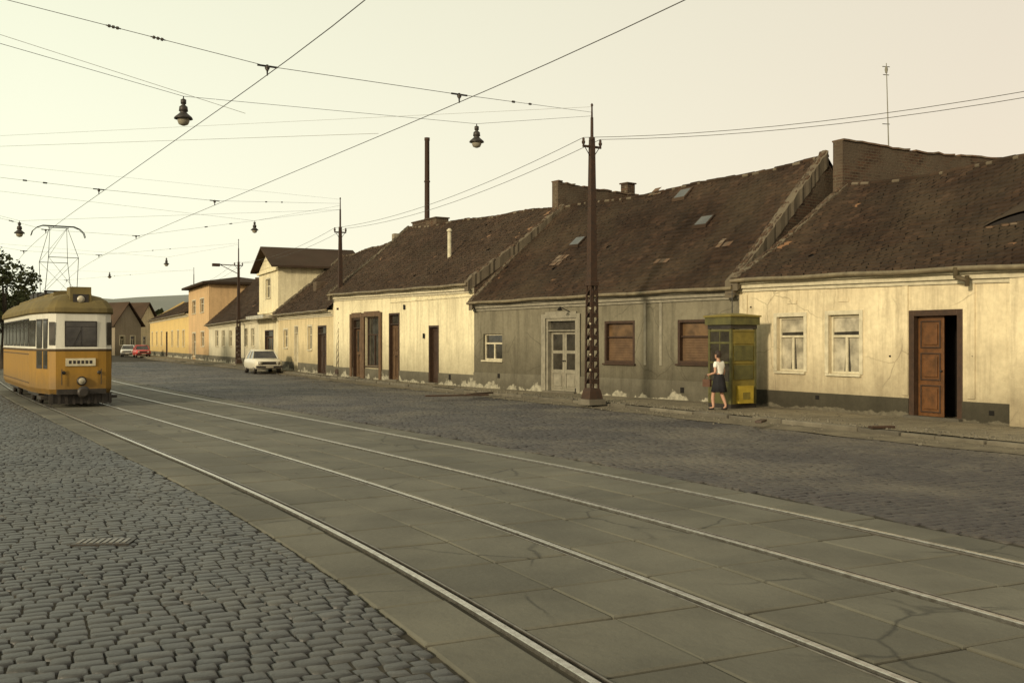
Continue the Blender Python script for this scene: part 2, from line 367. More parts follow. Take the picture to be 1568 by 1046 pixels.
# ---------------------------------------------------------------- houses
def wallpt(px,basey):
    d=F*(H-SW)/(basey-CY); return Vector(((px-CX)/F*d,d,0))
class House:
    def __init__(s,name,A,B):
        s.e=empty(name); s.A=A; s.B=B; s.L=(B-A).length; s.fr=Fr(A,B-A)
    def u(s,px):
        k=(px-CX)/F; a,b=s.A,s.fr.U; return (k*a.y-a.x)/(b.x-k*b.y)
    def z(s,px,py):
        q=s.fr.p(s.u(px),0,0); return H-(py-CY)/F*q.y
    def o(s,px0,px1,py0,py1):
        u0,u1=s.u(px0),s.u(px1); m=(px0+px1)/2
        return (u0,u1,s.z(m,py1),s.z(m,py0))
def walls(h,ops,zl,zr,mats,depth=8,gl=None,gr=None,plinth=None,gm=None):
    fr=h.fr; L=h.L; mb=MB(); zt=lambda u: zl+(zr-zl)*u/L
    us=sorted(set([0,L]+[o[0] for o in ops]+[o[1] for o in ops])); zs=sorted(set([0]+[o[2] for o in ops]+[o[3] for o in ops]))
    for a,b in zip(us,us[1:]):
        if b-a<1e-4: continue
        for i,z0 in enumerate(zs):
            last=i==len(zs)-1; z1=None if last else zs[i+1]
            um=(a+b)/2
            if not last and any(o[0]<=um<=o[1] and o[2]<=(z0+z1)/2<=o[3] for o in ops): continue
            if last: mb.face([fr.p(a,0,z0),fr.p(b,0,z0),fr.p(b,0,zt(b)),fr.p(a,0,zt(a))])
            else: mb.face([fr.p(a,0,z0),fr.p(b,0,z0),fr.p(b,0,z1),fr.p(a,0,z1)])
    for o in ops:
        u0,u1,z0,z1=o[:4]; r=-.22
        mb.face([fr.p(u0,0,z0),fr.p(u0,r,z0),fr.p(u0,r,z1),fr.p(u0,0,z1)]); mb.face([fr.p(u1,0,z0),fr.p(u1,r,z0),fr.p(u1,r,z1),fr.p(u1,0,z1)])
        mb.face([fr.p(u0,0,z1),fr.p(u0,r,z1),fr.p(u1,r,z1),fr.p(u1,0,z1)]); mb.face([fr.p(u0,0,z0),fr.p(u0,r,z0),fr.p(u1,r,z0),fr.p(u1,0,z0)])
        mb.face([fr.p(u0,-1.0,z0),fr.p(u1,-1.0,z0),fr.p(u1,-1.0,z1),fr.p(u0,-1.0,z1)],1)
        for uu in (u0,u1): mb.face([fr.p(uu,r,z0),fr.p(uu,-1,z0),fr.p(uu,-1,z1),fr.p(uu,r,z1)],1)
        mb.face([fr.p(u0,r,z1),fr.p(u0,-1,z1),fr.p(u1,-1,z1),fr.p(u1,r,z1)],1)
    for u,zz,g in ((0,zl,gl),(L,zr,gr)):
        P=[fr.p(u,0,0),fr.p(u,0,zz-.02)]
        if g: P.append(fr.p(u,-depth/2,g-.1))
        P+=[fr.p(u,-depth,zz-.02),fr.p(u,-depth,0)]; mb.face(P,2 if gm else 0)
    mb.face([fr.p(0,-depth,0),fr.p(L,-depth,0),fr.p(L,-depth,zr),fr.p(0,-depth,zl)])
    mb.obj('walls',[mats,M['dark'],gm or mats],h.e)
    if plinth:
        mt,zp=plinth[0],plinth[1]; mb=MB(); doors=sorted([o for o in ops if o[2]<zp+SW]); a=.0
        for o in doors+[(L,L,0,0)]:
            if o[0]-a>.02: mb.box(fr,a,o[0],.002,.035,0,zp+SW)
            a=o[1]
        mb.obj('plinth',[mt],h.e,bevel=.01)
def window(h,mb,o,cur=1,split=True,surround=True,mat=0):
    fr=h.fr;u0,u1,z0,z1=o[:4]; n=-.12; w=.055
    mb.box(fr,u0,u0+w,n-.03,n+.03,z0,z1,mat); mb.box(fr,u1-w,u1,n-.03,n+.03,z0,z1,mat)
    mb.box(fr,u0+w,u1-w,n-.03,n+.03,z0,z0+w,mat); mb.box(fr,u0+w,u1-w,n-.03,n+.03,z1-w,z1,mat)
    if split:
        um=(u0+u1)/2; zt=z0+(z1-z0)*.64
        mb.box(fr,u0+w,u1-w,n-.028,n+.035,zt-.03,zt+.03,mat)
        mb.box(fr,um-.035,um+.035,n-.028,n+.033,z0+w,zt-.03,mat)
    mb.face([fr.p(u0+w,n-.012,z0+w),fr.p(u1-w,n-.012,z0+w),fr.p(u1-w,n-.012,z1-w),fr.p(u0+w,n-.012,z1-w)],cur+1)
    if cur==1:
        um=(u0+u1)/2; zt=z0+(z1-z0)*.64
        mb.face([fr.p(u0+w,n-.010,zt),fr.p(u1-w,n-.010,zt),fr.p(u1-w,n-.010,zt+.12),fr.p(u0+w,n-.010,zt+.10)],1)
        mb.face([fr.p(um-.1,n-.009,z0+w),fr.p(um+.10,n-.009,z0+w),fr.p(um+.05,n-.009,zt-.02),fr.p(um-.04,n-.009,zt-.02)],1)
    mb.box(fr,u0-.06,u1+.06,.003,.07,z0-.06,z0-.005,mat)
    if surround:
        for a,b,c,d in ((u0-.11,u0-.005,z0,z1+.11),(u1+.005,u1+.11,z0,z1+.11),(u0-.005,u1+.005,z1+.005,z1+.11)): mb.box(fr,a,b,.002,.028,c,d,mat)
def door(h,mb,o,mat=0,leaf=0,panels=3,transom=True,gl=False,openleaf=False,frame=.08):
    fr=h.fr;u0,u1,z0,z1=o[:4]; n=-.12
    for a,b in ((u0,u0+frame),(u1-frame,u1)): mb.box(fr,a,b,n-.04,.02,z0,z1,mat)
    mb.box(fr,u0+frame,u1-frame,n-.04,.02,z1-frame,z1,mat)
    zt=z1-frame
    if transom:
        zt=z0+(z1-z0)*.84
        mb.box(fr,u0+frame,u1-frame,n-.04,0,zt-.04,zt,mat); mb.face([fr.p(u0+frame,n,zt),fr.p(u1-frame,n,zt),fr.p(u1-frame,n,z1-frame),fr.p(u0+frame,n,z1-frame)],1); zt-=.04
    um=(u0+u1)/2 + (.12 if openleaf else 0)
    leaves=[(u0+frame,um),(um,u1-frame)] if (u1-u0)>1.0 or openleaf else [(u0+frame,u1-frame)]
    for i,(a,b) in enumerate(leaves):
        a+=.005;b-=.005
        if openleaf and i==1:
            mb.box(fr,b-.05,b,-.75,-.15,z0+.02,zt,leaf); continue
        mb.box(fr,a,b,n-.05,n-.01,z0+.02,zt-.005,leaf)
        hgt=(zt-z0)
        for k in range(panels):
            pz0=z0+.1+k*(hgt-.1)/panels; pz1=z0+(k+1)*(hgt-.1)/panels
            g=gl and k>0
            if g: mb.box(fr,a+.1,b-.1,n-.008,n-.004,pz0,pz1,1)
            else:
                fm=mat if openleaf else leaf
                for c_,d_,e_,f_ in ((a+.07,a+.10,pz0,pz1),(b-.10,b-.07,pz0,pz1),(a+.10,b-.10,pz0,pz0+.03),(a+.10,b-.10,pz1-.03,pz1)): mb.box(fr,c_,d_,n-.009,n+.016,e_,f_,fm)
                mb.box(fr,a+.15,b-.15,n-.008,n+.020,pz0+.08,pz1-.08,leaf)
        mb.box(fr,b-.06 if i==0 else a+.02,b-.02 if i==0 else a+.06,n-.0,n+.05,z0+1.0,z0+1.04,3)
    mb.box(fr,u0-.03,u1+.03,.003,.18,0,z0+.03,4)
OM=lambda t,*extra:[M[t],M['glass'],M['curtain'],M['steel'],M['kerb']]+[M[x] for x in extra]
def roof(h,zl,zr,gl,gr,depth=8,over=.35,tile='tile',sag=.0,u0=0,u1=None,eave_m='trim'):
    fr=h.fr; L=h.L; u1=L if u1 is None else u1; Rr=depth/2; mb=MB()
    def P(u,v,up=0):
        t=u/L; ze=zl+(zr-zl)*t; zg=gl+(gr-gl)*t-sag*math.sin(math.pi*min(1,max(0,t)))+.04*math.sin(u*1.1+L)
        sl=(zg-ze)/Rr
        n=over+(-Rr-over)*v; zz=ze-over*sl*.75+(zg-ze+over*sl*.75)*v - sag*.4*math.sin(math.pi*v)*math.sin(math.pi*t) - .05*math.sin(math.pi*v)+.035*math.sin(u*.9+v*5+L)*math.sin(v*3.1)
        return fr.p(u,n,zz+up)
    slen=math.hypot(Rr+over,gl-zl+.3); rows=int(slen/.19); tw=.19
    for r in range(rows):
        v0=r/rows; v1=(r+1.25)/rows
        u=u0+(r%2)*tw/2-tw*.25
        while u<u1-.02:
            a=max(u0,u+.006); b=min(u1,u+tw-.006)
            if b-a>.03 and R()>.003:
                z=ru(0,.018); sl=ru(-.008,.008)
                dv=ru(-.10,.08)/rows if R()<.92 else -.3/rows*R()
                i=len(mb.v)
                mb.v+=[tuple(P(a,v0+dv,.0)),tuple(P(b,v0+dv,0)),tuple(P(a,v0+dv,.045+z+sl)),tuple(P(b,v0+dv,.045+z-sl)),tuple(P(b,min(1,v1),.004)),tuple(P(a,min(1,v1),.004))]
                mb.f+=[(i,i+1,i+3,i+2),(i+2,i+3,i+4,i+5)]; mb.m+=[0,0]; mb.sm+=[False,False]
            u+=tw
    mb.obj('roof_tiles',[M[tile]],h.e)
    mb=MB(); n=12
    for i in range(n):
        a=u0+(u1-u0)*i/n; b=u0+(u1-u0)*(i+1)/n
        for j in range(6): mb.face([P(a,j/6,-.03),P(b,j/6,-.03),P(b,(j+1)/6,-.03),P(a,(j+1)/6,-.03)])
        ra=P(a,1,-.02); rb=P(b,1,-.02)
        mb.face([ra,rb,fr.p(b,-depth-over,zl+(zr-zl)*b/L-.3),fr.p(a,-depth-over,zl+(zr-zl)*a/L-.3)])
    mb.face([P(u0,0,-.03),P(u1,0,-.03),fr.p(u1,-.02,P(u1,0).z-.04),fr.p(u0,-.02,P(u0,0).z-.04)])
    mb.obj('roof_deck',[M['under']],h.e)
    mb=MB(); u=u0
    while u<u1:
        l=ru(.3,.42); a=P(u,1,ru(-.02,.01)); b=P(min(u+l,u1),1,ru(-.02,.02)); mb.cyl(a,b,.085,.075,0,7)
        if R()<.6: mb.cyl(P(u-.02,1,-.01)-fr.N*-.06,P(min(u1,u+ru(.05,.25)),1,-.01)-fr.N*-.06,.055,.05,1,6)
        u+=l
    mb.obj('ridge_cap',[M[tile],M['mortar']],h.e)
    mb=MB(); k=16
    for i in range(k):
        a=u0+(u1-u0)*i/k; b=u0+(u1-u0)*(i+1)/k
        za,zb=P(a,0).z,P(b,0).z
        for n0,n1,d0,d1 in ((.002,over-.08,-.035,-.13),(.002,.12,-.135,-.24),(.002,.05,-.245,-.33)):
            mb.hexa([fr.p(a,n0,za+d1),fr.p(b,n0,zb+d1),fr.p(b,n1,zb+d1),fr.p(a,n1,za+d1),fr.p(a,n0,za+d0),fr.p(b,n0,zb+d0),fr.p(b,n1,zb+d0),fr.p(a,n1,za+d0)],0)
        c0=fr.p(a,over+.03,za-.04+.012*math.sin(a*2)); c1=fr.p(b,over+.03,zb-.04+.012*math.sin(b*2))
        mb.cyl(c0,c1,.055,.055,1,8,caps=(i in(0,k-1)))
    mb.obj('cornice_and_gutter',[M[eave_m],M['gutter']],h.e)
    return P
def parapet(h,P,u,w=.36,hh=.22,mat='rubble',base_='mortar'):
    mb=MB(); n=44; fr=h.fr; U=fr.U
    js=[ru(-.025,.025) for _ in range(n+1)]; ks=[ru(-.02,.02) for _ in range(n+1)]
    lo=Vector((0,0,-.3))
    def sec(i):
        A=P(u,i/n); hi=Vector((0,0,hh+js[i])); k=w/2+ks[i]
        return [A-U*k+lo,A+U*k+lo,A+U*k+hi,A+U*k*.4+hi*1.25,A-U*k*.4+hi*1.25,A-U*k+hi]
    mb.rings([sec(i) for i in range(n+1)],0,smooth=False)
    for i in range(n):
        if R()<.8:
            A=P(u,i/n);B=P(u,(i+1)/n)
            for sd in (-1,1):
                c=A.lerp(B,.5)+Vector((0,0,hh*1.05))+U*sd*ru(.02,max(.03,.5*w-.05)); mb.cyl(c-(B-A)*ru(.3,.55),c+(B-A)*ru(.3,.55)+U*ru(-.03,.03),ru(.03,.055),ru(.03,.055),1,6)
    mb.obj('firewall_coping',[M[base_],M[mat]],h.e)
def backwall(h,fr,u,n0,n1,z0,z1a,z1b,name='rear_firewall'):
    mb=MB(); k=30; zz=[z1a+(z1b-z1a)*i/k+ru(-.035,.03)-.12*math.sin(math.pi*i/k) for i in range(k+1)]
    for i in range(k):
        a=n0+(n1-n0)*i/k; b=n0+(n1-n0)*(i+1)/k
        for u0,u1,d0,d1,m in ((u-.18,u+.18,None,0,0),(u-.22,u+.22,.002,.05,1)):
            if m and R()<.15: continue
            za0,zb0=(z0,z0) if d0 is None else (zz[i]+d0,zz[i+1]+d0)
            mb.hexa([fr.p(u0,a,za0),fr.p(u1,a,za0),fr.p(u1,b,zb0),fr.p(u0,b,zb0),fr.p(u0,a,zz[i]+d1),fr.p(u1,a,zz[i]+d1),fr.p(u1,b,zz[i+1]+d1),fr.p(u0,b,zz[i+1]+d1)],m)
    mb.obj(name,[M['brick'],M['rubble']],h.e)
Pn=[wallpt(1640,657.5),wallpt(1132,617.5),wallpt(726,592.2),Vector((-8.75,48.8,0)),wallpt(426,564.2),wallpt(397,560.8),wallpt(320,552.4),wallpt(289,549.0),wallpt(230,543.0)]
def skyl(P,px,py,h):
    best=None
    for i in range(60):
        for j in range(30):
            q=P(h.L*i/60,j/30); e=abs(q.x/q.y*F+CX-px)+abs(CY-(q.z-H)/q.y*F-py)
            if best is None or e<best[0]: best=(e,h.L*i/60,j/30)
    return best[1:]
# B1 cream house at right
h=House('cream_corner_house',Pn[1],Pn[0]); B1=h
w1=h.o(1190,1231,485,568); w2=h.o(1269,1316,482,572); d1=h.o(1392,1474,474,641); d1=(d1[0],d1[1],SW+.02,d1[3])
ZE1l=h.z(1135,420); ZE1r=h.z(1540,397)
walls(h,[w1,w2,d1],ZE1l,ZE1r,M['cream'],gl=6.3,gr=6.5,plinth=(M['plinth'],.42),gm=M['brick'])
mb=MB(); window(h,mb,w1,1); window(h,mb,w2,1); mb.obj('windows',OM('trim'),h.e,bevel=.006)
mb=MB(); door(h,mb,d1,5,6,3,False,openleaf=True,frame=.13); mb.obj('wooden_door',OM('trim','brown','wood'),h.e,bevel=.008)
mb=MB()
for a,b in ((.03,.32),(h.u(1385)-.05,h.u(1391)),(h.u(1474)+.12,h.u(1474)+.3)): mb.box(h.fr,a,b,.003,.03,.6,ZE1r-.4,0)
mb.box(h.fr,h.u(1556),h.L,.003,.22,0,ZE1r-.4,0)
for px in (1213,1292): mb.box(h.fr,h.u(px)-.16,h.u(px)+.16,.003,.02,2.75,2.83,0)
for px,py in ((1253,608),(1520,632)):
    mb.box(h.fr,h.u(px)-.06,h.u(px)+.06,.036,.045,h.z(px,py)-.05,h.z(px,py)+.05,1)
for px,py in ((1363,545),(1490,545),(1150,470)): mb.cyl(h.fr.p(h.u(px),.0,h.z(px,py)),h.fr.p(h.u(px),.03,h.z(px,py)),.02,.02,1,8)
mb.obj('pilasters',[M['cream'],M['dark']],h.e,bevel=.008)
P=roof(h,ZE1l,ZE1r,6.35,6.65,tile='tile',sag=.3,over=.28)
parapet(h,P,.12,.20,.06)
uc,vc=skyl(P,1572,340,h); mb=MB(); rs=[]
for dv,sc_,wd in ((0,1,1.15),(.015,1.05,1.18),(.10,.75,1.0),(.20,.35,.8),(.28,.02,.6)):
    rs.append([P(uc+wd*math.cos(math.pi*t/14),vc+dv,.01+.26*sc_*math.sin(math.pi*t/14)**1.6) for t in range(15)])
mb.rings(rs,0,closed=False,caps=False)
mb.face([P(uc+1.1*math.cos(math.pi*t/14),vc+.01,.0+.20*math.sin(math.pi*t/14)**1.6) for t in range(15)],1)
for k in range(12):
    if R()<.7: mb.box(Fr(P(uc-1.15+k*.19,vc-.01,.05),h.fr.U),0,.15,-.06,.03,-.02,.02,2)
mb.obj('eyebrow_dormer',[M['tile'],M['under'],M['rubble']],h.e)
mb=MB(); fr=h.fr; u=h.u(1486); zz=h.z(1486,408)
mb.cyl(fr.p(u-.1,.34,zz-.02),fr.p(u-.1,.34,zz-.25),.055); mb.cyl(fr.p(u-.1,.34,zz-.22),fr.p(u+.12,.28,zz-.30),.05); mb.cyl(fr.p(u+.12,.28,zz-.2),fr.p(u+.12,.28,zz-.42),.05); mb.obj('gutter_outlet',[M['gutter']],h.e)
ante=empty('roof_antenna')
backwall(h,h.fr,0.0,-3.75,-11.5,3,7.60,7.75)
mb=MB(); q=h.fr.p(0,-7.0,7.75); t=W(1357,97,q.y); mb.cyl((t.x+.08,q.y,7.4),(t.x,q.y,t.z),.020,.012,0,6)
for zz,l in ((t.z-.1,.12),(t.z-.35,.1),(t.z-1.85,.12)): mb.cyl((t.x-l,q.y,zz),(t.x+l,q.y+.05,zz),.013,.013,0,5)
mb.lathe((t.x,q.y,t.z-.2),[(.03,-.1),(.05,0),(.03,.1)]); mb.obj('mast',[M['wirelt']],ante)
# B2 grey
h=House('grey_shop_house',Pn[2],Pn[1]); B2=h
wa=h.o(740,769,511,551); dd=h.o(837,884,487,598); dd=(dd[0],dd[1],SW+.02,dd[3]); s1=h.o(926,972,491,556); s2=h.o(1038,1088,489,557)
Zl=h.z(728,455); Zr=h.z(1128,428)
walls(h,[wa,dd,s1,s2],Zl,Zr,M['grey'],gl=7.0,gr=7.2,plinth=(M['plinth2'],.55),gm=M['brick'])
mb=MB(); window(h,mb,wa,0,surround=False,mat=0); mb.obj('windows',OM('trim'),h.e,bevel=.006)
mb=MB()
for s_ in (s1,s2):
    u0,u1,z0,z1=s_; fr=h.fr
    for a,b,c,d in ((u0,u0+.08,z0,z1),(u1-.08,u1,z0,z1),(u0+.08,u1-.08,z0,z0+.08),(u0+.08,u1-.08,z1-.08,z1)): mb.box(fr,a,b,-.16,.015,c,d,0)
    zt=z0+(z1-z0)*.62; mb.box(fr,u0+.08,u1-.08,-.15,-.05,zt-.025,zt+.025,0)
    mb.face([fr.p(u0+.08,-.12,z0+.08),fr.p(u1-.08,-.12,z0+.08),fr.p(u1-.08,-.12,zt-.02),fr.p(u0+.08,-.12,zt-.02)],2)
    mb.face([fr.p(u0+.08,-.12,zt+.02),fr.p(u1-.08,-.12,zt+.02),fr.p(u1-.08,-.12,z1-.08),fr.p(u0+.08,-.12,z1-.08)],1)
    for kk in range(9):
        zz=z0+.1+kk*(zt-z0-.14)/9; mb.box(fr,u0+.085,u1-.085,-.118,-.105,zz,zz+.03,2)
    mb.box(fr,u0-.05,u1+.05,.003,.08,z0-.05,z0-.003,0)
mb.obj('shop_windows',[M['brown'],M['blind'],M['shutter']],h.e,bevel=.004)
mb=MB(); door(h,mb,dd,0,0,3,True,gl=True,frame=.09)
for a,b,c,d in ((dd[0]-.22,dd[0]-.003,SW,dd[3]+.15),(dd[1]+.003,dd[1]+.18,SW,dd[3]+.15),(dd[0]-.003,dd[1]+.003,dd[3]+.003,dd[3]+.22)): mb.box(h.fr,a,b,.04,.06,c,d,0)
mb.obj('glazed_double_door',OM('trimgrey'),h.e,bevel=.006)
mb=MB()
for px in (988,1012): mb.box(h.fr,h.u(px)-.05,h.u(px)+.05,.003,.02,1.1,Zr-.4,0)
for px,py in ((884,598),(1046,597),(765,575)): mb.box(h.fr,h.u(px)-.07,h.u(px)+.07,.036,.045,h.z(px,py)-.08,h.z(px,py)+.08,1)
mb.cyl(h.fr.p(h.u(875),.02,h.z(875,478)),h.fr.p(h.u(875),.5,h.z(875,470)),.015,.015,1,5); mb.lathe(h.fr.p(h.u(875),.5,h.z(875,474)),[(.03,.06),(.1,-.02),(.02,-.04)],1)
mb.cyl(h.fr.p(h.u(905),.03,Zl-.5),h.fr.p(h.u(905),.03,.8),.012,.012,1,5)
mb.obj('wall_fittings',[M['trimgrey'],M['dark']],h.e)
P=roof(h,Zl,Zr,7.02,7.25,tile='tile',sag=.12,over=.28,eave_m='trimgrey'); parapet(h,P,.16,.20,.08); parapet(h,P,h.L-.12,.28,.14)
mb=MB()
for px,py in ((885,374),(1076,346),(1045,303)):
    u,v=skyl(P,px,py,h)
    a=[P(u-.28,v-.05,.05),P(u+.28,v-.05,.05),P(u+.28,v+.05,.05),P(u-.28,v+.05,.05)]; b=[P(u-.28,v-.05,.14),P(u+.28,v-.05,.14),P(u+.28,v+.05,.10),P(u-.28,v+.05,.10)]
    mb.hexa(a+b,0); mb.face([q.lerp((b[0]+b[2])/2,.18)+Vector((0,0,.004)) for q in b],1)
mb.obj('roof_hatches',[M['tile2'],M['glass']],h.e)
mb=MB()
for px,py,n_ in ((838,412,9),(1095,385,4),(990,300,5),(1000,405,3)):
    u,v=skyl(P,px,py,h)
    for k in range(n_):
        a=u+(k%3)*.2+ru(-.05,.05); b=v+(k//3)*.035; mb.face([P(a,b,.075),P(a+.17,b,.075),P(a+.17,b+.045,.05),P(a,b+.045,.05)])
mb.obj('replaced_tiles',[M['rubble']],h.e)
backwall(h,h.fr,0,-3.9,-10.5,3,8.05,8.0)
mb=MB(); mb.box(h.fr,-.2,.2,-8.1,-7.65,7.8,8.34,0); mb.box(h.fr,-.25,.25,-8.15,-7.6,8.342,8.40,0); mb.obj('chimney',[M['brick']],h.e,bevel=.02)
# B3 pale yellow
h=House('pale_yellow_house',Pn[3],Pn[2]); B3=h
da=h.o(657,672,498,575); db=h.o(596,612,479,569); sc=h.o(560,582,485,557); sd=h.o(541,554,487,566)
ops=[(da[0],da[1],SW+.02,da[3]),(db[0],db[1],SW+.02,db[3]),(sc[0],sc[1],.7,sc[3]),(sd[0],sd[1],SW+.02,sd[3])]
Zl=h.z(514,445); Zr=h.z(724,428)
walls(h,ops,Zl,Zr,M['pale'],gl=7.5,gr=7.05,plinth=(M['plinth2'],.45),gm=M['brick'])
mb=MB(); door(h,mb,ops[0],5,5,2,False); door(h,mb,ops[1],5,6,2,True); door(h,mb,ops[3],5,6,2,True,gl=True); window(h,mb,ops[2],0,split=True,surround=False,mat=5)
for o in (ops[2],ops[3]):
    for a,b in ((o[0]-.25,o[0]-.02),(o[1]+.02,o[1]+.25)): mb.box(h.fr,a,b,.04,.09,SW,o[3]+.2,6)
    mb.box(h.fr,o[0]-.02,o[1]+.02,.04,.09,o[3]+.02,o[3]+.25,6)
mb.obj('shopfront_and_doors',OM('trim','brown','shutter'),h.e)
mb=MB(); mb.box(h.fr,h.u(598),h.u(724),.003,.04,Zr-.62,Zr-.55,0)
for px,py in ((650,514),(690,577),(620,470)): mb.box(h.fr,h.u(px)-.08,h.u(px)+.08,.036,.045,h.z(px,py)-.1,h.z(px,py)+.1,1)
mb.obj('wall_fittings',[M['pale'],M['dark']],h.e)
P=roof(h,Zl,Zr,7.55,7.05,tile='tile2',over=.28); parapet(h,P,.1,.26,.08,'mortar'); parapet(h,P,h.L-.1,.26,.12)
mb=MB(); u,v=skyl(P,688,393,h); q=P(u,v); mb.cyl(q-Vector((0,0,.2)),q+Vector((0,0,1.1)),.08,.08,0,10); mb.lathe(q+Vector((0,0,1.1)),[(.11,0),(.12,.05),(.04,.13)],0)
mb.obj('vent_pipe',[M['trim']],h.e)
mb=MB(); mb.box(h.fr,-.1,2.6,-5.0,-4.3,6.8,7.85,0); mb.box(h.fr,-.15,2.65,-5.05,-4.25,7.852,7.92,0); mb.obj('chimney',[M['brick']],h.e,bevel=.02)
# B4
h=House('low_cream_house',Pn[4],Pn[3])
o=[h.o(451,457,498,560),h.o(472,478,500,535),h.o(487,500,498,568),h.o(435,441,505,532)]
o[0]=(o[0][0],o[0][1],SW+.02,o[0][3]); o[2]=(o[2][0],o[2][1],SW+.02,o[2][3])
walls(h,o,3.65,3.6,M['cream2'],gl=6.9,gr=6.9,plinth=(M['plinth2'],.5))
mb=MB(); door(h,mb,o[0],0,0,2,True); door(h,mb,o[2],5,5,2,True); window(h,mb,o[1],0); window(h,mb,o[3],0); mb.obj('windows_and_doors',OM('trim','brown'),h.e)
P=roof(h,3.65,3.6,7.1,7.1,tile='tile2'); parapet(h,P,.1,.3,.12,'mortar')
mb=MB(); mb.box(h.fr,10.2,10.6,-4.5,-4.1,6.6,7.6,0)
u,v=skyl(P,490,440,h)
a=P(u,v); mb.box(Fr(a,h.fr.U),-.4,.4,-.4,.3,-.2,.35,1); mb.obj('chimneys',[M['tan'],M['brick']],h.e,bevel=.02)
# B5 two storey
h=House('gabled_two_storey_house',Pn[5],Pn[4]); L=h.L
o=[h.o(406,419,505,556)]; o[0]=(o[0][0],o[0][1],SW+.02,o[0][3])
up=(L*.38,L*.62,4.6,5.8)
walls(h,[o[0],up],6.55,6.55,M['pale'],depth=5,plinth=(M['plinth2'],.5))
mb=MB(); window(h,mb,up,0); door(h,mb,o[0],5,6,2,True,gl=True); mb.box(h.fr,.1,L-.1,.03,.9,3.25,3.45,2); mb.obj('windows_and_doors',OM('trim','brown','shutter'),h.e)
mb=MB(); fr=h.fr; e_=.5; zr=7.75
mb.face([fr.p(-.05,.0,6.5),fr.p(L+.05,.0,6.5),fr.p(L/2,.0,zr-.1)],1)
for s_ in (-e_,L+e_):
    mb.hexa([fr.p(s_,.5,6.35),fr.p(L/2,.5,zr),fr.p(L/2,-5.6,zr),fr.p(s_,-5.6,6.35),fr.p(s_,.5,6.47),fr.p(L/2,.5,zr+.14),fr.p(L/2,-5.6,zr+.14),fr.p(s_,-5.6,6.47)],0)
mb.face([fr.p(-.05,-5.0,6.5),fr.p(L+.05,-5.0,6.5),fr.p(L/2,-5.0,zr-.1)],1)
mb.box(fr,-.1,L+.1,.002,.15,6.2,6.34,1); mb.box(fr,-.05,L+.05,.002,.1,3.6,3.75,1)
mb.obj('gable_roof',[M['tile2'],M['pale']],h.e)
# B6
h=House('long_white_house',Pn[6],Pn[5]); L=h.L
o=[]
for i,px in enumerate((330,340,351,375,385)): o.append(h.o(px,px+4.5,503+ (0 if px>360 else 3),530))
dr=h.o(361,367,500,556); dr=(dr[0],dr[1],SW+.02,dr[3]); o.append(dr)
walls(h,o,3.45,3.6,M['white'],gl=6.9,gr=6.9,plinth=(M['plinth2'],.5))
mb=MB(); [window(h,mb,q,0) for q in o[:-1]]; door(h,mb,dr,5,5,2,True); mb.obj('windows_and_doors',OM('trim','brown'),h.e)
roof(h,3.45,3.6,7.3,7.0,tile='tile2')
# B7
h=House('orange_two_storey_house',Pn[7],Pn[6]); L=h.L
o=[h.o(295,300,510,545),h.o(308,313,508,530),(L*.2,L*.38,4.4,5.6),(L*.6,L*.78,4.4,5.6)]
walls(h,o,6.8,6.8,M['orange'],depth=6,plinth=(M['plinth2'],.5))
mb=MB(); [window(h,mb,q,0,surround=True) for q in o]; mb.obj('windows',OM('trim'),h.e)
mb=MB(); fr=h.fr
mb.rings([[fr.p(-.5,.6,6.75),fr.p(L+.5,.6,6.75),fr.p(L+.5,-6.6,6.75),fr.p(-.5,-6.6,6.75)],[fr.p(-.5,.6,6.95),fr.p(L+.5,.6,6.95),fr.p(L+.5,-6.6,6.95),fr.p(-.5,-6.6,6.95)],[fr.p(3,-2.9,7.6),fr.p(L-3,-2.9,7.6),fr.p(L-3,-3.1,7.6),fr.p(3,-3.1,7.6)]],0,smooth=False)
mb.obj('hipped_roof',[M['tile2']],h.e)
# B8
h=House('yellow_terrace_house',Pn[8],Pn[7]); L=h.L
o=[(L*t,L*t+1.1,1.3,2.9) for t in (.06,.2,.34,.62,.76,.88)]+[(L*.48,L*.48+1.2,SW+.02,2.9)]
walls(h,o,4.5,4.7,M['yellow'],gl=7,gr=7.2,plinth=(M['plinth2'],.5))
mb=MB(); [window(h,mb,q,0,surround=True) for q in o[:-1]]; door(h,mb,o[-1],5,5,2,True); mb.obj('windows_and_doors',OM('trim','brown'),h.e)
roof(h,4.5,4.7,6.6,7.0,tile='tile2')
for nm,px0,px1,d,zt,zr_,mt in (('distant_tan_house',176,216,128,3.9,6.8,'tan'),('distant_cream_house',214,240,150,4.8,7.6,'cream2'),('distant_roadside_house',120,172,150,3.8,7.4,'tan')):
    A=W(px0,CY,d); B=W(px1,CY,d+3); A.z=B.z=0; h=House(nm,A,B); L=h.L
    o=[(L*.2,L*.36,1.3,2.5),(L*.6,L*.76,1.3,2.5)]
    walls(h,o,zt,zt,M[mt],depth=9,gl=None,gr=None); mb=MB(); [window(h,mb,q,0) for q in o]; mb.obj('windows',OM('trim'),h.e)
    mb=MB(); fr=h.fr
    mb.face([fr.p(0,0,zt),fr.p(L,0,zt),fr.p(L/2,0,zr_-.1)],1)
    for s_ in (-.4,L+.4): mb.hexa([fr.p(s_,.4,zt-.2),fr.p(L/2,.4,zr_),fr.p(L/2,-9,zr_),fr.p(s_,-9,zt-.2),fr.p(s_,.4,zt-.05),fr.p(L/2,.4,zr_+.15),fr.p(L/2,-9,zr_+.15),fr.p(s_,-9,zt-.05)],0)
    mb.obj('gable_roof',[M['tile2'],M[mt]],h.e)
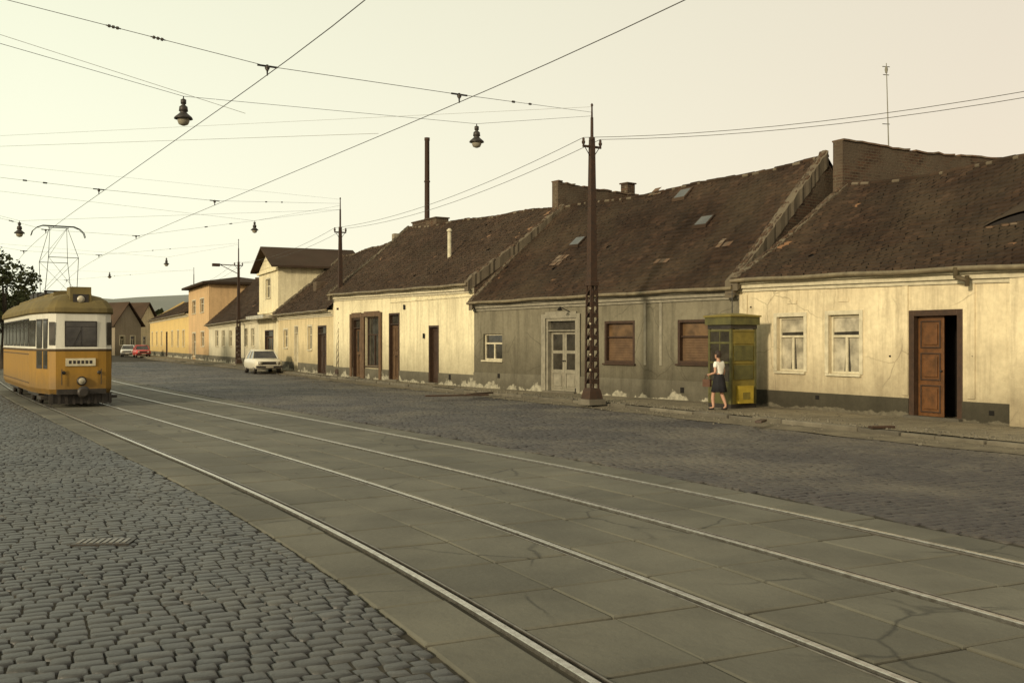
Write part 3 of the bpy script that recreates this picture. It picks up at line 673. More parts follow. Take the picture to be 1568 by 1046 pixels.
# factory stack
mb=MB(); q=W(654,CY,92); mb.rings([[Vector((q.x+r*math.cos(t*math.pi/8),q.y+r*math.sin(t*math.pi/8),z)) for t in range(16)] for r,z in ((.26,0),(.24,12),(.22,20.3),(.25,20.35),(.25,20.6))],0)
for zz in (6,9.5,13,16.5): mb.cyl((q.x,q.y,zz),(q.x,q.y,zz+.12),.28,.28,0,16)
mb.obj('factory_chimney',[M['iron']])

# ---------------------------------------------------------------- overhead poles
def pole(base,ztop,zarm):
    e=empty('overhead_line_pole'); x,y=base; fr=Fr((x,y,0),(.87,.5)); mb=MB()
    mb.box(fr,-.27,.27,-.27,.27,SW-.05,SW+.10,1); mb.rings([[fr.p(a*r,b*r,z) for a,b in ((-1,-1),(1,-1),(1,1),(-1,1))] for r,z in ((.22,SW+.102),(.18,SW+.32),(.15,SW+.4))],0,smooth=False)
    zl=3.35; wb,wt=.15,.12
    wz=lambda z: wb+(wt-wb)*min(1,(z-SW)/(zl-SW))
    for a,b in ((-1,-1),(1,-1),(1,1),(-1,1)):
        z0,z1=SW+.4,zl
        mb.hexa([fr.p(a*(wz(z)-.02)+dx,b*(wz(z)-.02)+dn,z) for z in (z0,z1) for dx,dn in ((-.022,-.022),(.022,-.022),(.022,.022),(-.022,.022))],0)
    n=9
    for i in range(n):
        z0=SW+.5+i*(zl-SW-.5)/n; z1=SW+.5+(i+1)*(zl-SW-.5)/n
        for sd in (-1,1):
            mb.box(fr,-wz(z0)+.03,wz(z0)-.03,sd*wz(z0)-.008,sd*wz(z0)+.008,z0+.02,z0+.14,0)
            mb.cyl(fr.p(-wz(z0)+.02,sd*wz(z0),z0),fr.p(wz(z1)-.02,sd*wz(z1),z1),.014,.014,0,4)
            mb.cyl(fr.p(sd*wz(z0),-wz(z0)+.02,z0),fr.p(sd*wz(z1),wz(z1)-.02,z1),.014,.014,0,4)
    mb.rings([[fr.p(a*r,b*r,z) for a,b in ((-1,-1),(1,-1),(1,1),(-1,1))] for r,z in ((.14,zl-.02),(.14,zl+.08),(.11,zl+.1),(.068,zarm-.1),(.062,zarm+.2))],0,smooth=False)
    mb.lathe(fr.p(0,0,zarm+.2),[(.08,0),(.09,.04),(.045,.08),(.04,(ztop-zarm-.2)*.6),(.028,(ztop-zarm-.2)*.62),(.022,(ztop-zarm-.3)),(.04,ztop-zarm-.25),(.01,ztop-zarm-.2)],0,10)
    mb.box(fr,-.3,.3,-.025,.025,zarm-.03,zarm+.03,0); mb.cyl(fr.p(-.25,0,zarm),fr.p(0,0,zarm-.35),.012,.012,0,5); mb.cyl(fr.p(.25,0,zarm),fr.p(0,0,zarm-.35),.012,.012,0,5)
    for a in (-.28,.28): mb.lathe(fr.p(a,0,zarm+.03),[(.02,0),(.045,.04),(.05,.1),(.03,.12),(.04,.16),(.01,.2)],0,8)
    for i in range(5): mb.box(fr,-.168,-.135,.128,.160,1.0+i*.42,1.05+i*.42,2)
    mb.obj('mast',[M['iron'],M['kerb'],M['trim']],e)
    return e
pole((2.2,27.4),8.35,7.15)
pole((-8.35,48.4),8.8,7.1)
pe=pole((-19.5,71),9.1,7.2)
pole((-31,97),9,7.1)
mb=MB(); mb.cyl((-19.5,71,7.2),(-20.9,70.3,7.25),.035); mb.cyl((-19.5,71,6.6),(-20.6,70.4,7.2),.025); mb.box(Fr((-20.9,70.3,7.1),(.87,.5)),-.25,.25,-.15,.15,0,.2); mb.obj('bracket',[M['iron']],pe)
pole((-14.5,12.2),8.6,7.0); pole((-25,34),8.6,7.0); pole((16.2,16.6),8.6,7.3)
# ---------------------------------------------------------------- wires
tw=empty('tram_overhead_wires')
for off in (-.75,2.28):
    L_=[]
    s=0
    while s<150:
        q=C(s,off); L_.append((q.x,q.y,5.5)); s+=1.5
    tube('contact_wire',[L_],.006,M['wire'],tw)
def atoff(yv,off):
    s=0
    while C(s,off).y<yv: s+=.1
    q=C(s,off); return Vector((q.x,q.y,5.62))
def insul(mb,p,d):
    d=d.normalized(); mb.cyl(p-d*.10,p+d*.10,.009,.009,0,5)
    for k in (-.055,0,.055): mb.cyl(p+d*(k-.014),p+d*(k+.014),.022,.022,0,8)
def spanset(pA,zA,y1,y2,pB,zB):
    mb=MB(); a=Vector((pA[0],pA[1],zA)); b=Vector((pB[0],pB[1],zB)); q2=atoff(y2,2.28); q1=atoff(y1,-.75)
    tube('span_wire',[[a,q2,q1,b]],.0045,M['wire'],tw)
    for q in (q1,q2):
        mb.cyl(q+Vector((0,0,.02)),(q.x,q.y,5.49),.018,.010,0,6); d=(q2-q1).normalized(); mb.cyl(q-d*.14,q+d*.14,.014,.014,0,6); mb.lathe(q-Vector((0,0,.06)),[(.02,0),(.035,.03),(.035,.05),(.02,.07)],0,8)
    for q,r,k in ((q2,a,.28),(q1,b,.13)):
        insul(mb,q.lerp(r,k),r-q); insul(mb,q.lerp(r,k*1.4),r-q)
    mb.obj('insulators',[M['steel']],tw)
spanset((2.2,27.4),8.1,13.8,15.4,(-14.5,12.2),8.1)
spanset((-8.35,48.4),8.5,25.0,27.0,(-25,34),8.3)
spanset((-8.35,48.4),8.2,34.0,36.0,(-25,34),7.9)
spanset((-19.5,71),8.8,42,44,(-36,58),8.3)
spanset((-31,97),8.8,60,62,(-52,80),8.3)
a1=atoff(13.8,-.75); a2=atoff(15.4,2.28)
tube('bridle_wires',[[(-14.5,12.2,8.2),(a1.x-1.0,a1.y+2.6,5.56)],[(-25,34,8.2),(a2.x-1.6,a2.y+2.6,5.56)],[(-25,34,8.6),(-8.35,48.4,8.7)],[(-14.5,12.2,8.5),(-25,34,8.5)],[(-25,34,8.45),(2.2,27.4,8.25)]],.0035,M['wirelt'],tw)
pw=empty('power_lines')
def parm(b,a,z=7.38): return Vector((b[0]+.87*a,b[1]+.5*a,z))
lines=[]
pls=[(16.2,16.6,7.55),(2.2,27.4,7.38),(-8.35,48.4,7.3),(-19.5,71,7.4),(-31,97,7.3)]
for i in range(4):
    for a in (-.28,.28): lines.append(sagline(parm(pls[i],a,pls[i][2]),parm(pls[i+1],a,pls[i+1][2]),.42 if i else .55))
tube('cables',lines,.0075,M['wire'],pw)
# ---------------------------------------------------------------- suspended lamps
def lamp(p,wirepts=None,s=1.0):
    e=empty('suspended_street_lamp'); p=Vector(p); mb=MB()
    mb.cyl(p,p-Vector((0,0,.08)),.012,.012,0,6)
    mb.lathe(p,[(.02*s,-.05*s),(.055*s,-.07*s),(.055*s,-.15*s),(.03*s,-.17*s),(.08*s,-.21*s),(.09*s,-.30*s),(.06*s,-.32*s),(.10*s,-.36*s),(.17*s,-.42*s),(.185*s,-.455*s),(.17*s,-.46*s),(.10*s,-.44*s)],0,16)
    mb.lathe(p,[(.11*s,-.44*s),(.12*s,-.50*s),(.09*s,-.565*s),(.03*s,-.59*s)],1,14)
    mb.obj('lamp_head',[M['steel'],M['opal']],e)
    if wirepts: tube('suspension_wire',[wirepts],.0045,M['wire'],e)
l2=Vector((-.87,24.5,7.15)); l1=Vector((-6.6,20,6.72))
lamp(l2,[(2.2,27.4,8.0),l2]); lamp(l1,[l2,l1,(-8.35,16.2,6.65),(-14.5,12.2,7.6)])
l3=W(390,338,48); lamp(l3,[(-8.35,48.4,8.4),l3,(-25,34,7.8)],1.0)
l4=W(255,394,66); lamp(l4,[(-19.5,71,8.7),l4,(-36,58,8)]); l5=W(168,416,88); lamp(l5,[(-31,97,8.7),l5,(-52,80,8)])
l6=W(30,338,36); lamp(l6,[(-25,34,8.0),l6,(-8.35,48.4,8.2)])
# ---------------------------------------------------------------- tram
def tram():
    e=empty('yellow_tram')
    s=0
    while C(s,-.75).y<27.3: s+=.05
    q=C(s,-.75); q2=C(s+6,-.75); A=(q2-q); fr=Fr((q.x,q.y,0),A)
    def painted(name,c,d):
        m,nt,b=base(name,.5,.35); v=coords(nt); vs=coords(nt,(2,2,.3))
        sp=nn(nt,'ShaderNodeSeparateXYZ'); nt.links.new(v,sp.inputs[0])
        k=mixc(nt,ramp(nt,noise(nt,2.5,6,vs,.65),.4,.7,0,.55),c,d)
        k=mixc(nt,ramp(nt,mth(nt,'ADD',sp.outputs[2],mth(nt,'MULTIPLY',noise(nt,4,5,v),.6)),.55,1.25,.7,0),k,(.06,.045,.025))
        nt.links.new(k,b.inputs['Base Color']); return m
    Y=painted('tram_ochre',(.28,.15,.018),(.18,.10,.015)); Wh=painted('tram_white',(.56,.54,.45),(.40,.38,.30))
    Rf=simple('tram_roof_ochre_grey',(.17,.13,.05),(.10,.08,.038),2,.85,.15); Bk=M['steel']
    mats=[Y,Wh,Rf,Bk,M['glass'],M['trim'],M['curtain'],simple('tram_stripe',(.09,.06,.03),None)]
    Lb=12.5
    half=[(0,.42),(.03,.64),(.14,.80),(1.3,1.0),(2.2,1.08),(Lb-2.2,1.08),(Lb-1.3,1.0),(Lb-.14,.80),(Lb-.03,.64),(Lb,.42)]
    ring=[(a,b) for a,b in half]+[(a,-b) for a,b in reversed(half)]
    def rg(z,ins):
        out=[]
        for a,b in ring:
            sa=(a-Lb/2); k=1-ins/ (Lb/2); kb=1-ins/1.1
            out.append(fr.p(Lb/2+sa*k,b*kb,z))
        return out
    mb=MB()
    lv=[(.36,.06,0),(.50,.0,0),(1.53,.0,0),(1.56,-.015,7),(1.60,-.015,7),(1.62,0,1),(2.56,.02,1),(2.60,-.05,2),(2.72,-.04,2),(2.92,.12,2),(3.04,.32,2),(3.12,.65,2)]
    mb.rings([rg(z,i) for z,i,_ in lv],mats=[m for _,_,m in lv[1:]]+[2],smooth=False)
    mb.rings([[fr.p(a,b,z) for a,b in ((1.6,-w),(Lb-1.6,-w),(Lb-1.6,w),(1.6,w))] for z,w in ((3.0,.55),(3.2,.5),(3.26,.3))],2,smooth=False)
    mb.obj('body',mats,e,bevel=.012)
    mb=MB()
    def fbox(n0,n1,z0,z1,m,d0=-.004,d1=-.02): mb.box(fr,d1,d0,n0,n1,z0,z1,m)
    fbox(-.42,.40,1.66,2.36,3,-.001,-.012); fbox(-.39,.37,1.69,2.33,4,-.013,-.018)
    fbox(-.40,.38,2.2,2.215,3,-.018,-.024); fbox(-.015,.0,1.69,2.2,3,-.018,-.03)
    mb.cyl(fr.p(-.03,-.2,1.7),fr.p(-.03,-.02,2.1),.008,.008,3,5)
    for sd in (-1,1):
        a,b=(.035,.655),(.13,.785)
        P0=fr.p(a[0]-.01,sd*(a[1]+.01),0); P1=fr.p(b[0]-.01,sd*(b[1]+.015),0); z=Vector((0,0,1))
        mb.face([P0+z*1.70,P1+z*1.70,P1+z*2.33,P0+z*2.33],4)
    fbox(-.40,.36,1.13,1.34,5,-.002,-.03)
    for k in range(6): fbox(-.32+k*.105,-.25+k*.105,1.19,1.28,3,-.0305,-.034)
    mb.lathe(fr.p(-.01,0,.72),[(.12,0),(.13,.05),(.10,.09)],3,16,axis=-fr.U); mb.lathe(fr.p(-.095,0,.72),[(.095,0),(.07,.03),(.02,.04)],6,16,axis=-fr.U)
    for n in (-.45,.45): mb.lathe(fr.p(-.0,n,.95),[(.05,0),(.05,.04),(.02,.05)],3,10,axis=-fr.U)
    mb.box(fr,.1,.75,-.27,.27,2.74,3.30,2); mb.box(fr,.085,.099,-.2,.2,2.82,3.1,3); mb.lathe(fr.p(.084,0,2.96),[(.1,0),(.1,.02),(.03,.03)],6,12,axis=-fr.U)
    for n in (-.5,.5): mb.cyl(fr.p(-.06,n,.62),fr.p(-.06,n,1.05),.012,.012,3,6)
    mb.box(fr,-.12,.15,-.62,.62,.36,.50,3); mb.box(fr,-.38,-.1,-.09,.09,.36,.5,3); mb.lathe(fr.p(-.38,0,.43),[(.16,0),(.17,.03),(.1,.06)],3,12,axis=-fr.U)
    mb.box(fr,.1,.16,-.8,.8,.10,.37,3)
    for k in range(9): mb.box(fr,.06,.1,-.76+k*.185,-.70+k*.185,.08,.38,3)
    def onside(u0,u1,z0,z1,m,off,sd):
        def hw(u):
            for (a,b),(c,d) in zip(half,half[1:]):
                if a<=u<=c: return b+(d-b)*(u-a)/(c-a)
        k=[fr.p(u0,sd*(hw(u0)+off),z0),fr.p(u1,sd*(hw(u1)+off),z0),fr.p(u1,sd*(hw(u1)+off),z1),fr.p(u0,sd*(hw(u0)+off),z1)]
        k2=[fr.p(u0,sd*(hw(u0)-.01),z0),fr.p(u1,sd*(hw(u1)-.01),z0),fr.p(u1,sd*(hw(u1)-.01),z1),fr.p(u0,sd*(hw(u0)-.01),z1)]
        mb.hexa(k2+k,m)
    for sd in (-1,1):
        for a,b in ((.25,.62),(.72,1.22),(Lb-1.22,Lb-.72),(Lb-.62,Lb-.25)):
            onside(a,b,1.05,2.42,3,.006,sd); onside(a+.05,b-.05,1.15,2.36,4,.010,sd)
        u=2.3
        while u<Lb-3.0:
            onside(u,u+1.0,1.66,2.46,3,.006,sd); onside(u+.05,u+.95,1.70,2.20,4,.012,sd); onside(u+.05,u+.95,2.23,2.42,4,.012,sd); u+=1.13
        onside(2.2,Lb-2.2,.60,.63,7,.008,sd); onside(2.2,Lb-2.2,1.42,1.45,7,.008,sd)
        onside(1.32,2.18,1.66,2.4,4,.01,sd)
        mb.box(fr,.3,1.2,*(sorted((sd*.7,sd*.98))),.22,.3,3)
    for uc in (3.4,Lb-3.4):
        for du in (-.9,.9):
            for n in (-.72,.72): mb.lathe(fr.p(uc+du,n-.06,.35),[(.05,0),(.35,.0),(.35,.1),(.05,.12)],3,20,axis=fr.N)
        mb.box(fr,uc-1.4,uc+1.4,-.85,.85,.22,.34,3)
    mb.box(fr,.3,Lb-.3,-.7,.7,.2,.37,3)
    mb.obj('fittings',mats,e)
    mb=MB(); uc=4.6; zb=3.3; zk=4.35; zh=5.36
    for n in (-.45,.45): mb.box(fr,uc-.8,uc+.8,n-.03,n+.03,zb-.05,zb,0)
    for uu in (-.75,.75): mb.cyl(fr.p(uc+uu,-.5,zb+.03),fr.p(uc+uu,.5,zb+.03),.03,.03,0,6)
    for uu in (-1,1):
        for n in (-1,1):
            mb.cyl(fr.p(uc+uu*.6,n*.45,zb+.03),fr.p(uc+uu*1.15,n*.42,zk),.011,.010,0,6)
            mb.cyl(fr.p(uc+uu*1.15,n*.42,zk),fr.p(uc+uu*.08,n*.25,zh),.010,.008,0,6)
        mb.cyl(fr.p(uc+uu*1.15,-.42,zk),fr.p(uc+uu*1.15,.42,zk),.010,.010,0,6)
        mb.cyl(fr.p(uc+uu*.6,-.45,zb+.03),fr.p(uc+uu*1.15,.42,zk),.005,.005,0,5); mb.cyl(fr.p(uc+uu*.6,.45,zb+.03),fr.p(uc+uu*1.15,-.42,zk),.005,.005,0,5)
        mb.cyl(fr.p(uc+uu*1.15,-.42,zk),fr.p(uc+uu*.08,.25,zh),.005,.005,0,5)
    for du in (-.09,.09):
        hp=[(-.78,zh-.28),(-.74,zh-.14),(-.62,zh-.02),(-.45,zh+.05),(.45,zh+.05),(.62,zh-.02),(.74,zh-.14),(.78,zh-.28)]
        for a,b in zip(hp,hp[1:]): mb.cyl(fr.p(uc+du,a[0],a[1]),fr.p(uc+du,b[0],b[1]),.013,.013,0,6)
    mb.cyl(fr.p(uc,-.3,zh),fr.p(uc,.3,zh),.013,.013,0,6)
    for uu in (7,8.2): mb.box(fr,uu,uu+.8,-.35,.35,3.2,3.42,0)
    mb.obj('pantograph',[M['steel']],e)
tram()
# ---------------------------------------------------------------- cars
def car(px,d,paint,head,s=1.0):
    e=empty('parked_car'); q=W(px,CY,d); U=Vector(head).normalized(); fr=Fr((q.x,q.y,0),U)
    pm=simple('car_paint',paint,tuple(x*.85 for x in paint),2,.3,.5,bs=0); mats=[pm,M['glass'],M['steel'],M['opal'],simple('tail_lamp_red',(.35,.02,.01),None,3,.3,bs=0)]
    mb=MB()
    st=[(-2.08,.42,.70,.66),(-2.02,.34,.80,.74),(-1.7,.28,.86,.79),(-1.0,.25,.88,.81),(0,.24,.90,.82),(.9,.25,.90,.81),(1.6,.28,.86,.79),(1.98,.34,.80,.74),(2.06,.42,.70,.66)]
    rs=[]
    for u,zb,zt,w in st: rs.append([fr.p(u*s,n*s,z*s) for n,z in ((-w*.9,zb),(w*.9,zb),(w,zb+.1),(w,(zb+zt)/2+.05),(w*.96,zt-.05),(w*.85,zt),(-w*.85,zt),(-w*.96,zt-.05),(-w,(zb+zt)/2+.05),(-w,zb+.1))])
    mb.rings(rs,0)
    lo=[(-1.30,-.74),(.95,-.74),(.95,.74),(-1.30,.74)]; hi=[(-.85,-.58),(.45,-.58),(.45,.58),(-.85,.58)]
    lr=[[fr.p((a+(c-a)*t)*s,(b+(dd-b)*t)*s,z*s) for (a,b),(c,dd) in zip(lo,hi)] for t,z in ((0,.87),(.92,1.32))]
    mb.rings(lr,1,smooth=False,caps=False)
    tp=[[fr.p((a+(c-a)*t)*s,(b+(dd-b)*t)*s,z*s) for (a,b),(c,dd) in zip(lo,hi)] for t,z in ((.90,1.315),(.96,1.37),(1.25,1.40))]
    mb.rings(tp,0)
    for i in range(4): mb.cyl(lr[0][i],lr[1][i],.045*s,.035*s,0,6)
    for sd in (-1,1):
        mb.cyl(fr.p(-.15*s,sd*.755*s,.88*s),fr.p(-.15*s,sd*.60*s,1.33*s),.03,.03,0,5)
        for u in (-1.3,1.28):
            mb.lathe(fr.p(u*s,(sd*.70-.08)*s,.30*s),[(.1,0),(.30,.0),(.30,.16),(.1,.17)],2,18,axis=fr.N)
            mb.lathe(fr.p(u*s,sd*.785*s,.30*s),[(.02,-.01),(.17,-.01),(.16,.01),(.02,.02)],3,14,axis=fr.N*sd)
    for sg in (-1,1):
        a,b=sorted((sg*2.02,sg*2.16)); mb.box(fr,a*s,b*s,-.76*s,.76*s,.36*s,.48*s,2)
    mb.box(fr,2.0*s,2.075*s,-.62*s,.62*s,.54*s,.72*s,2)
    for n in (-.5,.5): mb.lathe(fr.p(2.06*s,n*s,.64*s),[(.1,0),(.1,.04),(.03,.06)],3,12,axis=fr.U)
    for n in (-.6,.6): mb.box(fr,-2.09*s,-2.03*s,(n-.1)*s,(n+.1)*s,.6*s,.7*s,4)
    mb.box(fr,2.16*s,2.175*s,-.22*s,.22*s,.36*s,.46*s,3)
    mb.obj('car_body',mats,e)
car(402,57,(.58,.54,.42),(.42,-.9),s=.95)
car(217,112,(.38,.03,.02),(.45,-.89)); car(197,118,(.55,.55,.5),(.3,-.95))
mb=MB(); q=W(462,CY,57); fr=Fr((q.x+.6,q.y+1,SW),(.5,-.87)); mb.box(fr,-.6,.6,-.3,.3,.35,.42,0)
for u in (-.45,.45):
    for n in (-.3,.3): mb.lathe(fr.p(u,n-.02,.2),[(.05,0),(.2,0),(.2,.05),(.05,.05)],1,12,axis=fr.N)
mb.cyl(fr.p(.6,0,.4),fr.p(1.0,0,.9),.02,.02,1,6); mb.box(fr,-.55,-.1,-.25,.25,.422,.8,0); mb.box(fr,0,.4,-.2,.2,.422,.62,1); mb.obj('hand_cart',[M['trim'],M['steel']])
# ---------------------------------------------------------------- telephone booth
def booth():
    e=empty('telephone_booth'); q=W(1121,CY,25.6); U=B1.fr.U
    fr=Fr((q.x,q.y,SW),U); w=.40
    G=simple('booth_olive_paint',(.105,.098,.032),(.06,.056,.022),5,.5); Yl=simple('booth_yellow_paint',(.20,.155,.032),(.12,.095,.022),4,.5)
    mats=[G,Yl,M['glass'],M['steel'],M['trim'],simple('booth_box_yellow',(.36,.26,.035),(.26,.19,.025),5,.5)]
    mb=MB(); mb.box(fr,-w-.03,w+.03,-w-.03,w+.03,-.03,.1,3)
    for a in (-1,1):
        for b in (-1,1): mb.box(fr,a*w-.03,a*w+.03,b*w-.03,b*w+.03,.1,2.0,0)
    mb.box(fr,-w-.04,w+.04,-w-.04,w+.04,2.0,2.1,3); mb.box(fr,-w-.09,w+.09,-w-.09,w+.09,2.102,2.30,0)
    mb.rings([[fr.p(a*r,b*r,z) for a,b in ((-1,-1),(1,-1),(1,1),(-1,1))] for r,z in ((w+.12,2.302),(w+.12,2.34),(w*.4,2.40))],1,smooth=False)
    r=w
    for ax in ('n+','u+','u-','n-'):
        def P(a,c,z):
            return {'n+':fr.p(a,c,z),'n-':fr.p(a,-c,z),'u+':fr.p(c,a,z),'u-':fr.p(-c,a,z)}[ax]
        def bx(a0,a1,c0,c1,z0,z1,m): mb.hexa([P(a0,c0,z0),P(a1,c0,z0),P(a1,c1,z0),P(a0,c1,z0),P(a0,c0,z1),P(a1,c0,z1),P(a1,c1,z1),P(a0,c1,z1)],m)
        pan=1 if ax=='u+' else 0
        bx(-w+.03,w-.03,r-.02,r+.02,.1,.62,pan)
        for zz in (.62,1.12,1.62,1.93): bx(-w+.03,w-.03,r-.022,r+.022,zz,zz+.05,pan)
        if ax=='n+': bx(-.015,.015,r-.018,r+.018,.67,1.93,0)
        bx(-w+.03,w-.03,r-.006,r+.006,.67,1.93,pan if ax=='u+' else 2)
        if ax=='u+':
            bx(-w+.08,w-.08,r+.021,r+.03,.72,1.08,0); bx(-w+.08,w-.08,r+.021,r+.03,1.2,1.58,0)
            bx(-.24,.24,r+.021,r+.13,.12,.56,5); bx(-.12,.12,r+.131,r+.136,.22,.40,1)
    mb.box(fr,-.18,.18,-.36,-.2,1.0,1.5,3)
    mb.cyl(fr.p(0,0,2.36),fr.p(0,0,3.02),.015,.012,3,6); mb.cyl(fr.p(-.16,0,2.9),fr.p(.16,0,2.9),.010,.010,3,6)
    mb.obj('booth_body',mats,e,bevel=.005)
booth()
# ---------------------------------------------------------------- pedestrian
def pedestrian(px,feet_y,height,yaw):
    e=empty('pedestrian'); d=F*(H-SW)/(feet_y-CY); q=W(px,CY,d); k=height/1.60
    e.location=(q.x,q.y,SW+.0); e.rotation_euler=(0,0,yaw); e.scale=(k,k,k)
    skin_m=simple('skin',(.42,.24,.16),(.36,.2,.13),6,.6); blouse=simple('white_blouse',(.72,.70,.62),(.6,.58,.5),5,.8); skirt=simple('black_skirt',(.012,.011,.013),None,5,.8); hair=simple('dark_hair',(.03,.018,.012),None,20,.6); shoe=simple('shoe_leather',(.02,.015,.012),None,5,.4); bagm=simple('bag_leather',(.10,.05,.03),None,5,.5)
    def skin(name,V,E,mat,sub=2):
        me=bpy.data.meshes.new(name); me.from_pydata([v[:3] for v in V],E,[]); me.materials.append(mat)
        o=bpy.data.objects.new(name,me); col.objects.link(o); o.parent=e
        sm=o.modifiers.new('s','SKIN'); sm.use_smooth_shade=True
        lay=me.skin_vertices[0] if me.skin_vertices else None
        if lay is None:
            bpy.context.view_layer.objects.active=o; bpy.ops.mesh.customdata_skin_add(); lay=me.skin_vertices[0]
        for i,v in enumerate(V): lay.data[i].radius=(v[3],v[3])
        lay.data[0].use_root=True
        ss=o.modifiers.new('ss','SUBSURF'); ss.levels=sub; ss.render_levels=sub
        return o
    V=[(0,0,.90,.11),(0,.08,.86,.085),(.14,.085,.48,.055),(.16,.09,.30,.055),(.13,.09,.09,.034),(.16,.09,.05,.036),(.27,.10,.035,.028),
       (0,-.08,.86,.085),(-.02,-.085,.48,.055),(-.09,-.09,.32,.055),(-.17,-.09,.14,.034),(-.16,-.09,.08,.036),(-.07,-.10,.035,.028),
       (0,0,1.05,.11),(.02,0,1.27,.12),(.02,0,1.39,.06),(.035,0,1.46,.045),(.045,0,1.52,.045)]
    E=[(0,1),(1,2),(2,3),(3,4),(4,5),(5,6),(0,7),(7,8),(8,9),(9,10),(10,11),(11,12),(0,13),(13,14),(14,15),(15,16),(16,17)]
    hands=[]
    for sd,el,wr in ((1,(-.03,.22,1.08),(.20,.19,1.02)),(-1,(-.02,-.21,1.07),(.12,-.22,.86))):
        i=len(V); sh=(.01,sd*.165,1.35)
        el=Vector(el);wr=Vector(wr); dr=(wr-el).normalized(); pm=wr+dr*.055
        V+=[(*sh,.05),(*el,.038),(*wr,.026),(*pm,.030)]; E+=[(14,i),(i,i+1),(i+1,i+2),(i+2,i+3)]; hands.append((wr,pm,dr,sd))
    skin('body',V,E,skin_m)
    for wr,pm,dr,sd in hands:
        side=dr.cross(Vector((0,1,0))).normalized(); cur=Vector((0,-sd,0))
        for f_,(o_,ln) in enumerate(((-.027,.062),(-.009,.072),(.009,.068),(.027,.052))):
            b=pm+side*o_; a1=b+dr*ln*.5+cur*.006; a2=a1+dr*ln*.22+cur*.018; a3=a2+dr*ln*.08+cur*.018
            skin('finger_%d'%f_,[(*b,.010),(*a1,.009),(*a2,.008),(*a3,.007)],[(0,1),(1,2),(2,3)],skin_m,1)
        b=pm-dr*.02-side*.025; a1=b-side*.028+dr*.02; a2=a1+dr*.03+cur*.01
        skin('thumb',[(*b,.011),(*a1,.010),(*a2,.008)],[(0,1),(1,2)],skin_m,1)
    skin('blouse',[(0,0,.98,.125),(0,0,1.08,.122),(.02,0,1.27,.138),(.02,0,1.37,.075),(.02,0,1.40,.062),(.01,.165,1.355,.064),(-.01,.195,1.21,.062),(.01,-.165,1.355,.064),(-.005,-.19,1.21,.062)],[(0,1),(1,2),(2,3),(3,4),(2,5),(5,6),(2,7),(7,8)],blouse)
    mb=MB(); n=28; rs=[]
    for z,a,b,fl in ((1.03,.115,.135,0),(.95,.14,.16,.0),(.85,.17,.185,.004),(.70,.20,.195,.012),(.52,.235,.205,.02),(.515,.225,.195,.02)):
        rs.append([Vector((.02*(1.03-z)+a*(1+fl*4*math.sin(t*7*2*math.pi/n))*math.cos(t*2*math.pi/n),b*(1+fl*4*math.sin(t*7*2*math.pi/n))*math.sin(t*2*math.pi/n),z)) for t in range(n)])
    mb.rings(rs,0,caps=False); mb.obj('skirt',[skirt],e)
    mb=MB(); rs=[]; n=16
    prof=[(.0,-.115,.004),(.025,-.11,.035),(.02,-.085,.055),(.01,-.05,.066),(.005,0,.074),(0,.04,.077),(-.005,.08,.068),(-.005,.105,.045),(-.005,.118,.006)]
    for ox,z,r in prof: rs.append([Vector((.05+ox+r*1.15*math.cos(t*2*math.pi/n),r*math.sin(t*2*math.pi/n),1.60-.02+z)) for t in range(n)])
    mb.rings(rs,0); mb.rings([[Vector((.05+x_,y_,z_)) for x_,y_,z_ in r] for r in ([(.075,-.012,1.575),(.075,.012,1.575),(.078,.0,1.60)],[(.10,-.01,1.56),(.10,.01,1.56),(.088,0,1.585)])],0)
    for sd in (-1,1):
        mb.lathe((.045,sd*.074,1.58),[(.012,-.03),(.02,-.01),(.022,.012),(.008,.03)],0,8); mb.lathe((.128,sd*.028,1.585),[(.002,-.008),(.011,0),(.002,.008)],1,8)
    mb.box(Fr((.13,-.02,1.52),(0,1)),0,.04,-.006,.006,0,.008,2)
    mb.obj('head',[skin_m,hair,simple('lips',(.3,.08,.07),None)],e)
    mb=MB(); rs=[]
    for z,r,o_ in ((-.08,.05,-.035),(-.05,.075,-.03),(0,.088,-.022),(.05,.092,-.015),(.09,.082,-.01),(.12,.055,-.008),(.135,.01,-.008)): rs.append([Vector((.05+o_+r*1.08*math.cos(t*2*math.pi/n),r*math.sin(t*2*math.pi/n),1.585+z)) for t in range(n)])
    mb.rings(rs,0); mb.obj('hair',[hair],e)
    mb=MB()
    for s_,(x_,z_) in ((1,(.20,.0)),(-1,(-.12,.01))):
        rs=[]
        for t,w_,h_ in ((-.09,.022,.05),(-.05,.035,.08),(0,.036,.065),(.06,.042,.05),(.10,.036,.04),(.13,.01,.02)): rs.append([Vector((x_+t,s_*.095+w_*a,z_+h_*b)) for a,b in ((-1,0),(1,0),(.8,.7),(0,1),(-.8,.7))])
        mb.rings(rs,0)
    mb.obj('shoes',[shoe],e)
    mb=MB(); fr=Fr((.30,.17,.66),(1,0)); mb.box(fr,-.13,.13,-.05,.05,0,.22,0)
    for n_ in (-.03,.03):
        for a,b in (((-.08,.22),(-.05,.32)),((-.05,.32),(.03,.345)),((.03,.345),(.08,.22))): mb.cyl(fr.p(a[0],n_,a[1]),fr.p(b[0],n_*.3,b[1]),.007,.007,0,5)
    mb.obj('handbag',[bagm],e,bevel=.02)
pedestrian(1101,627,1.36,math.atan2(.75,-.65))
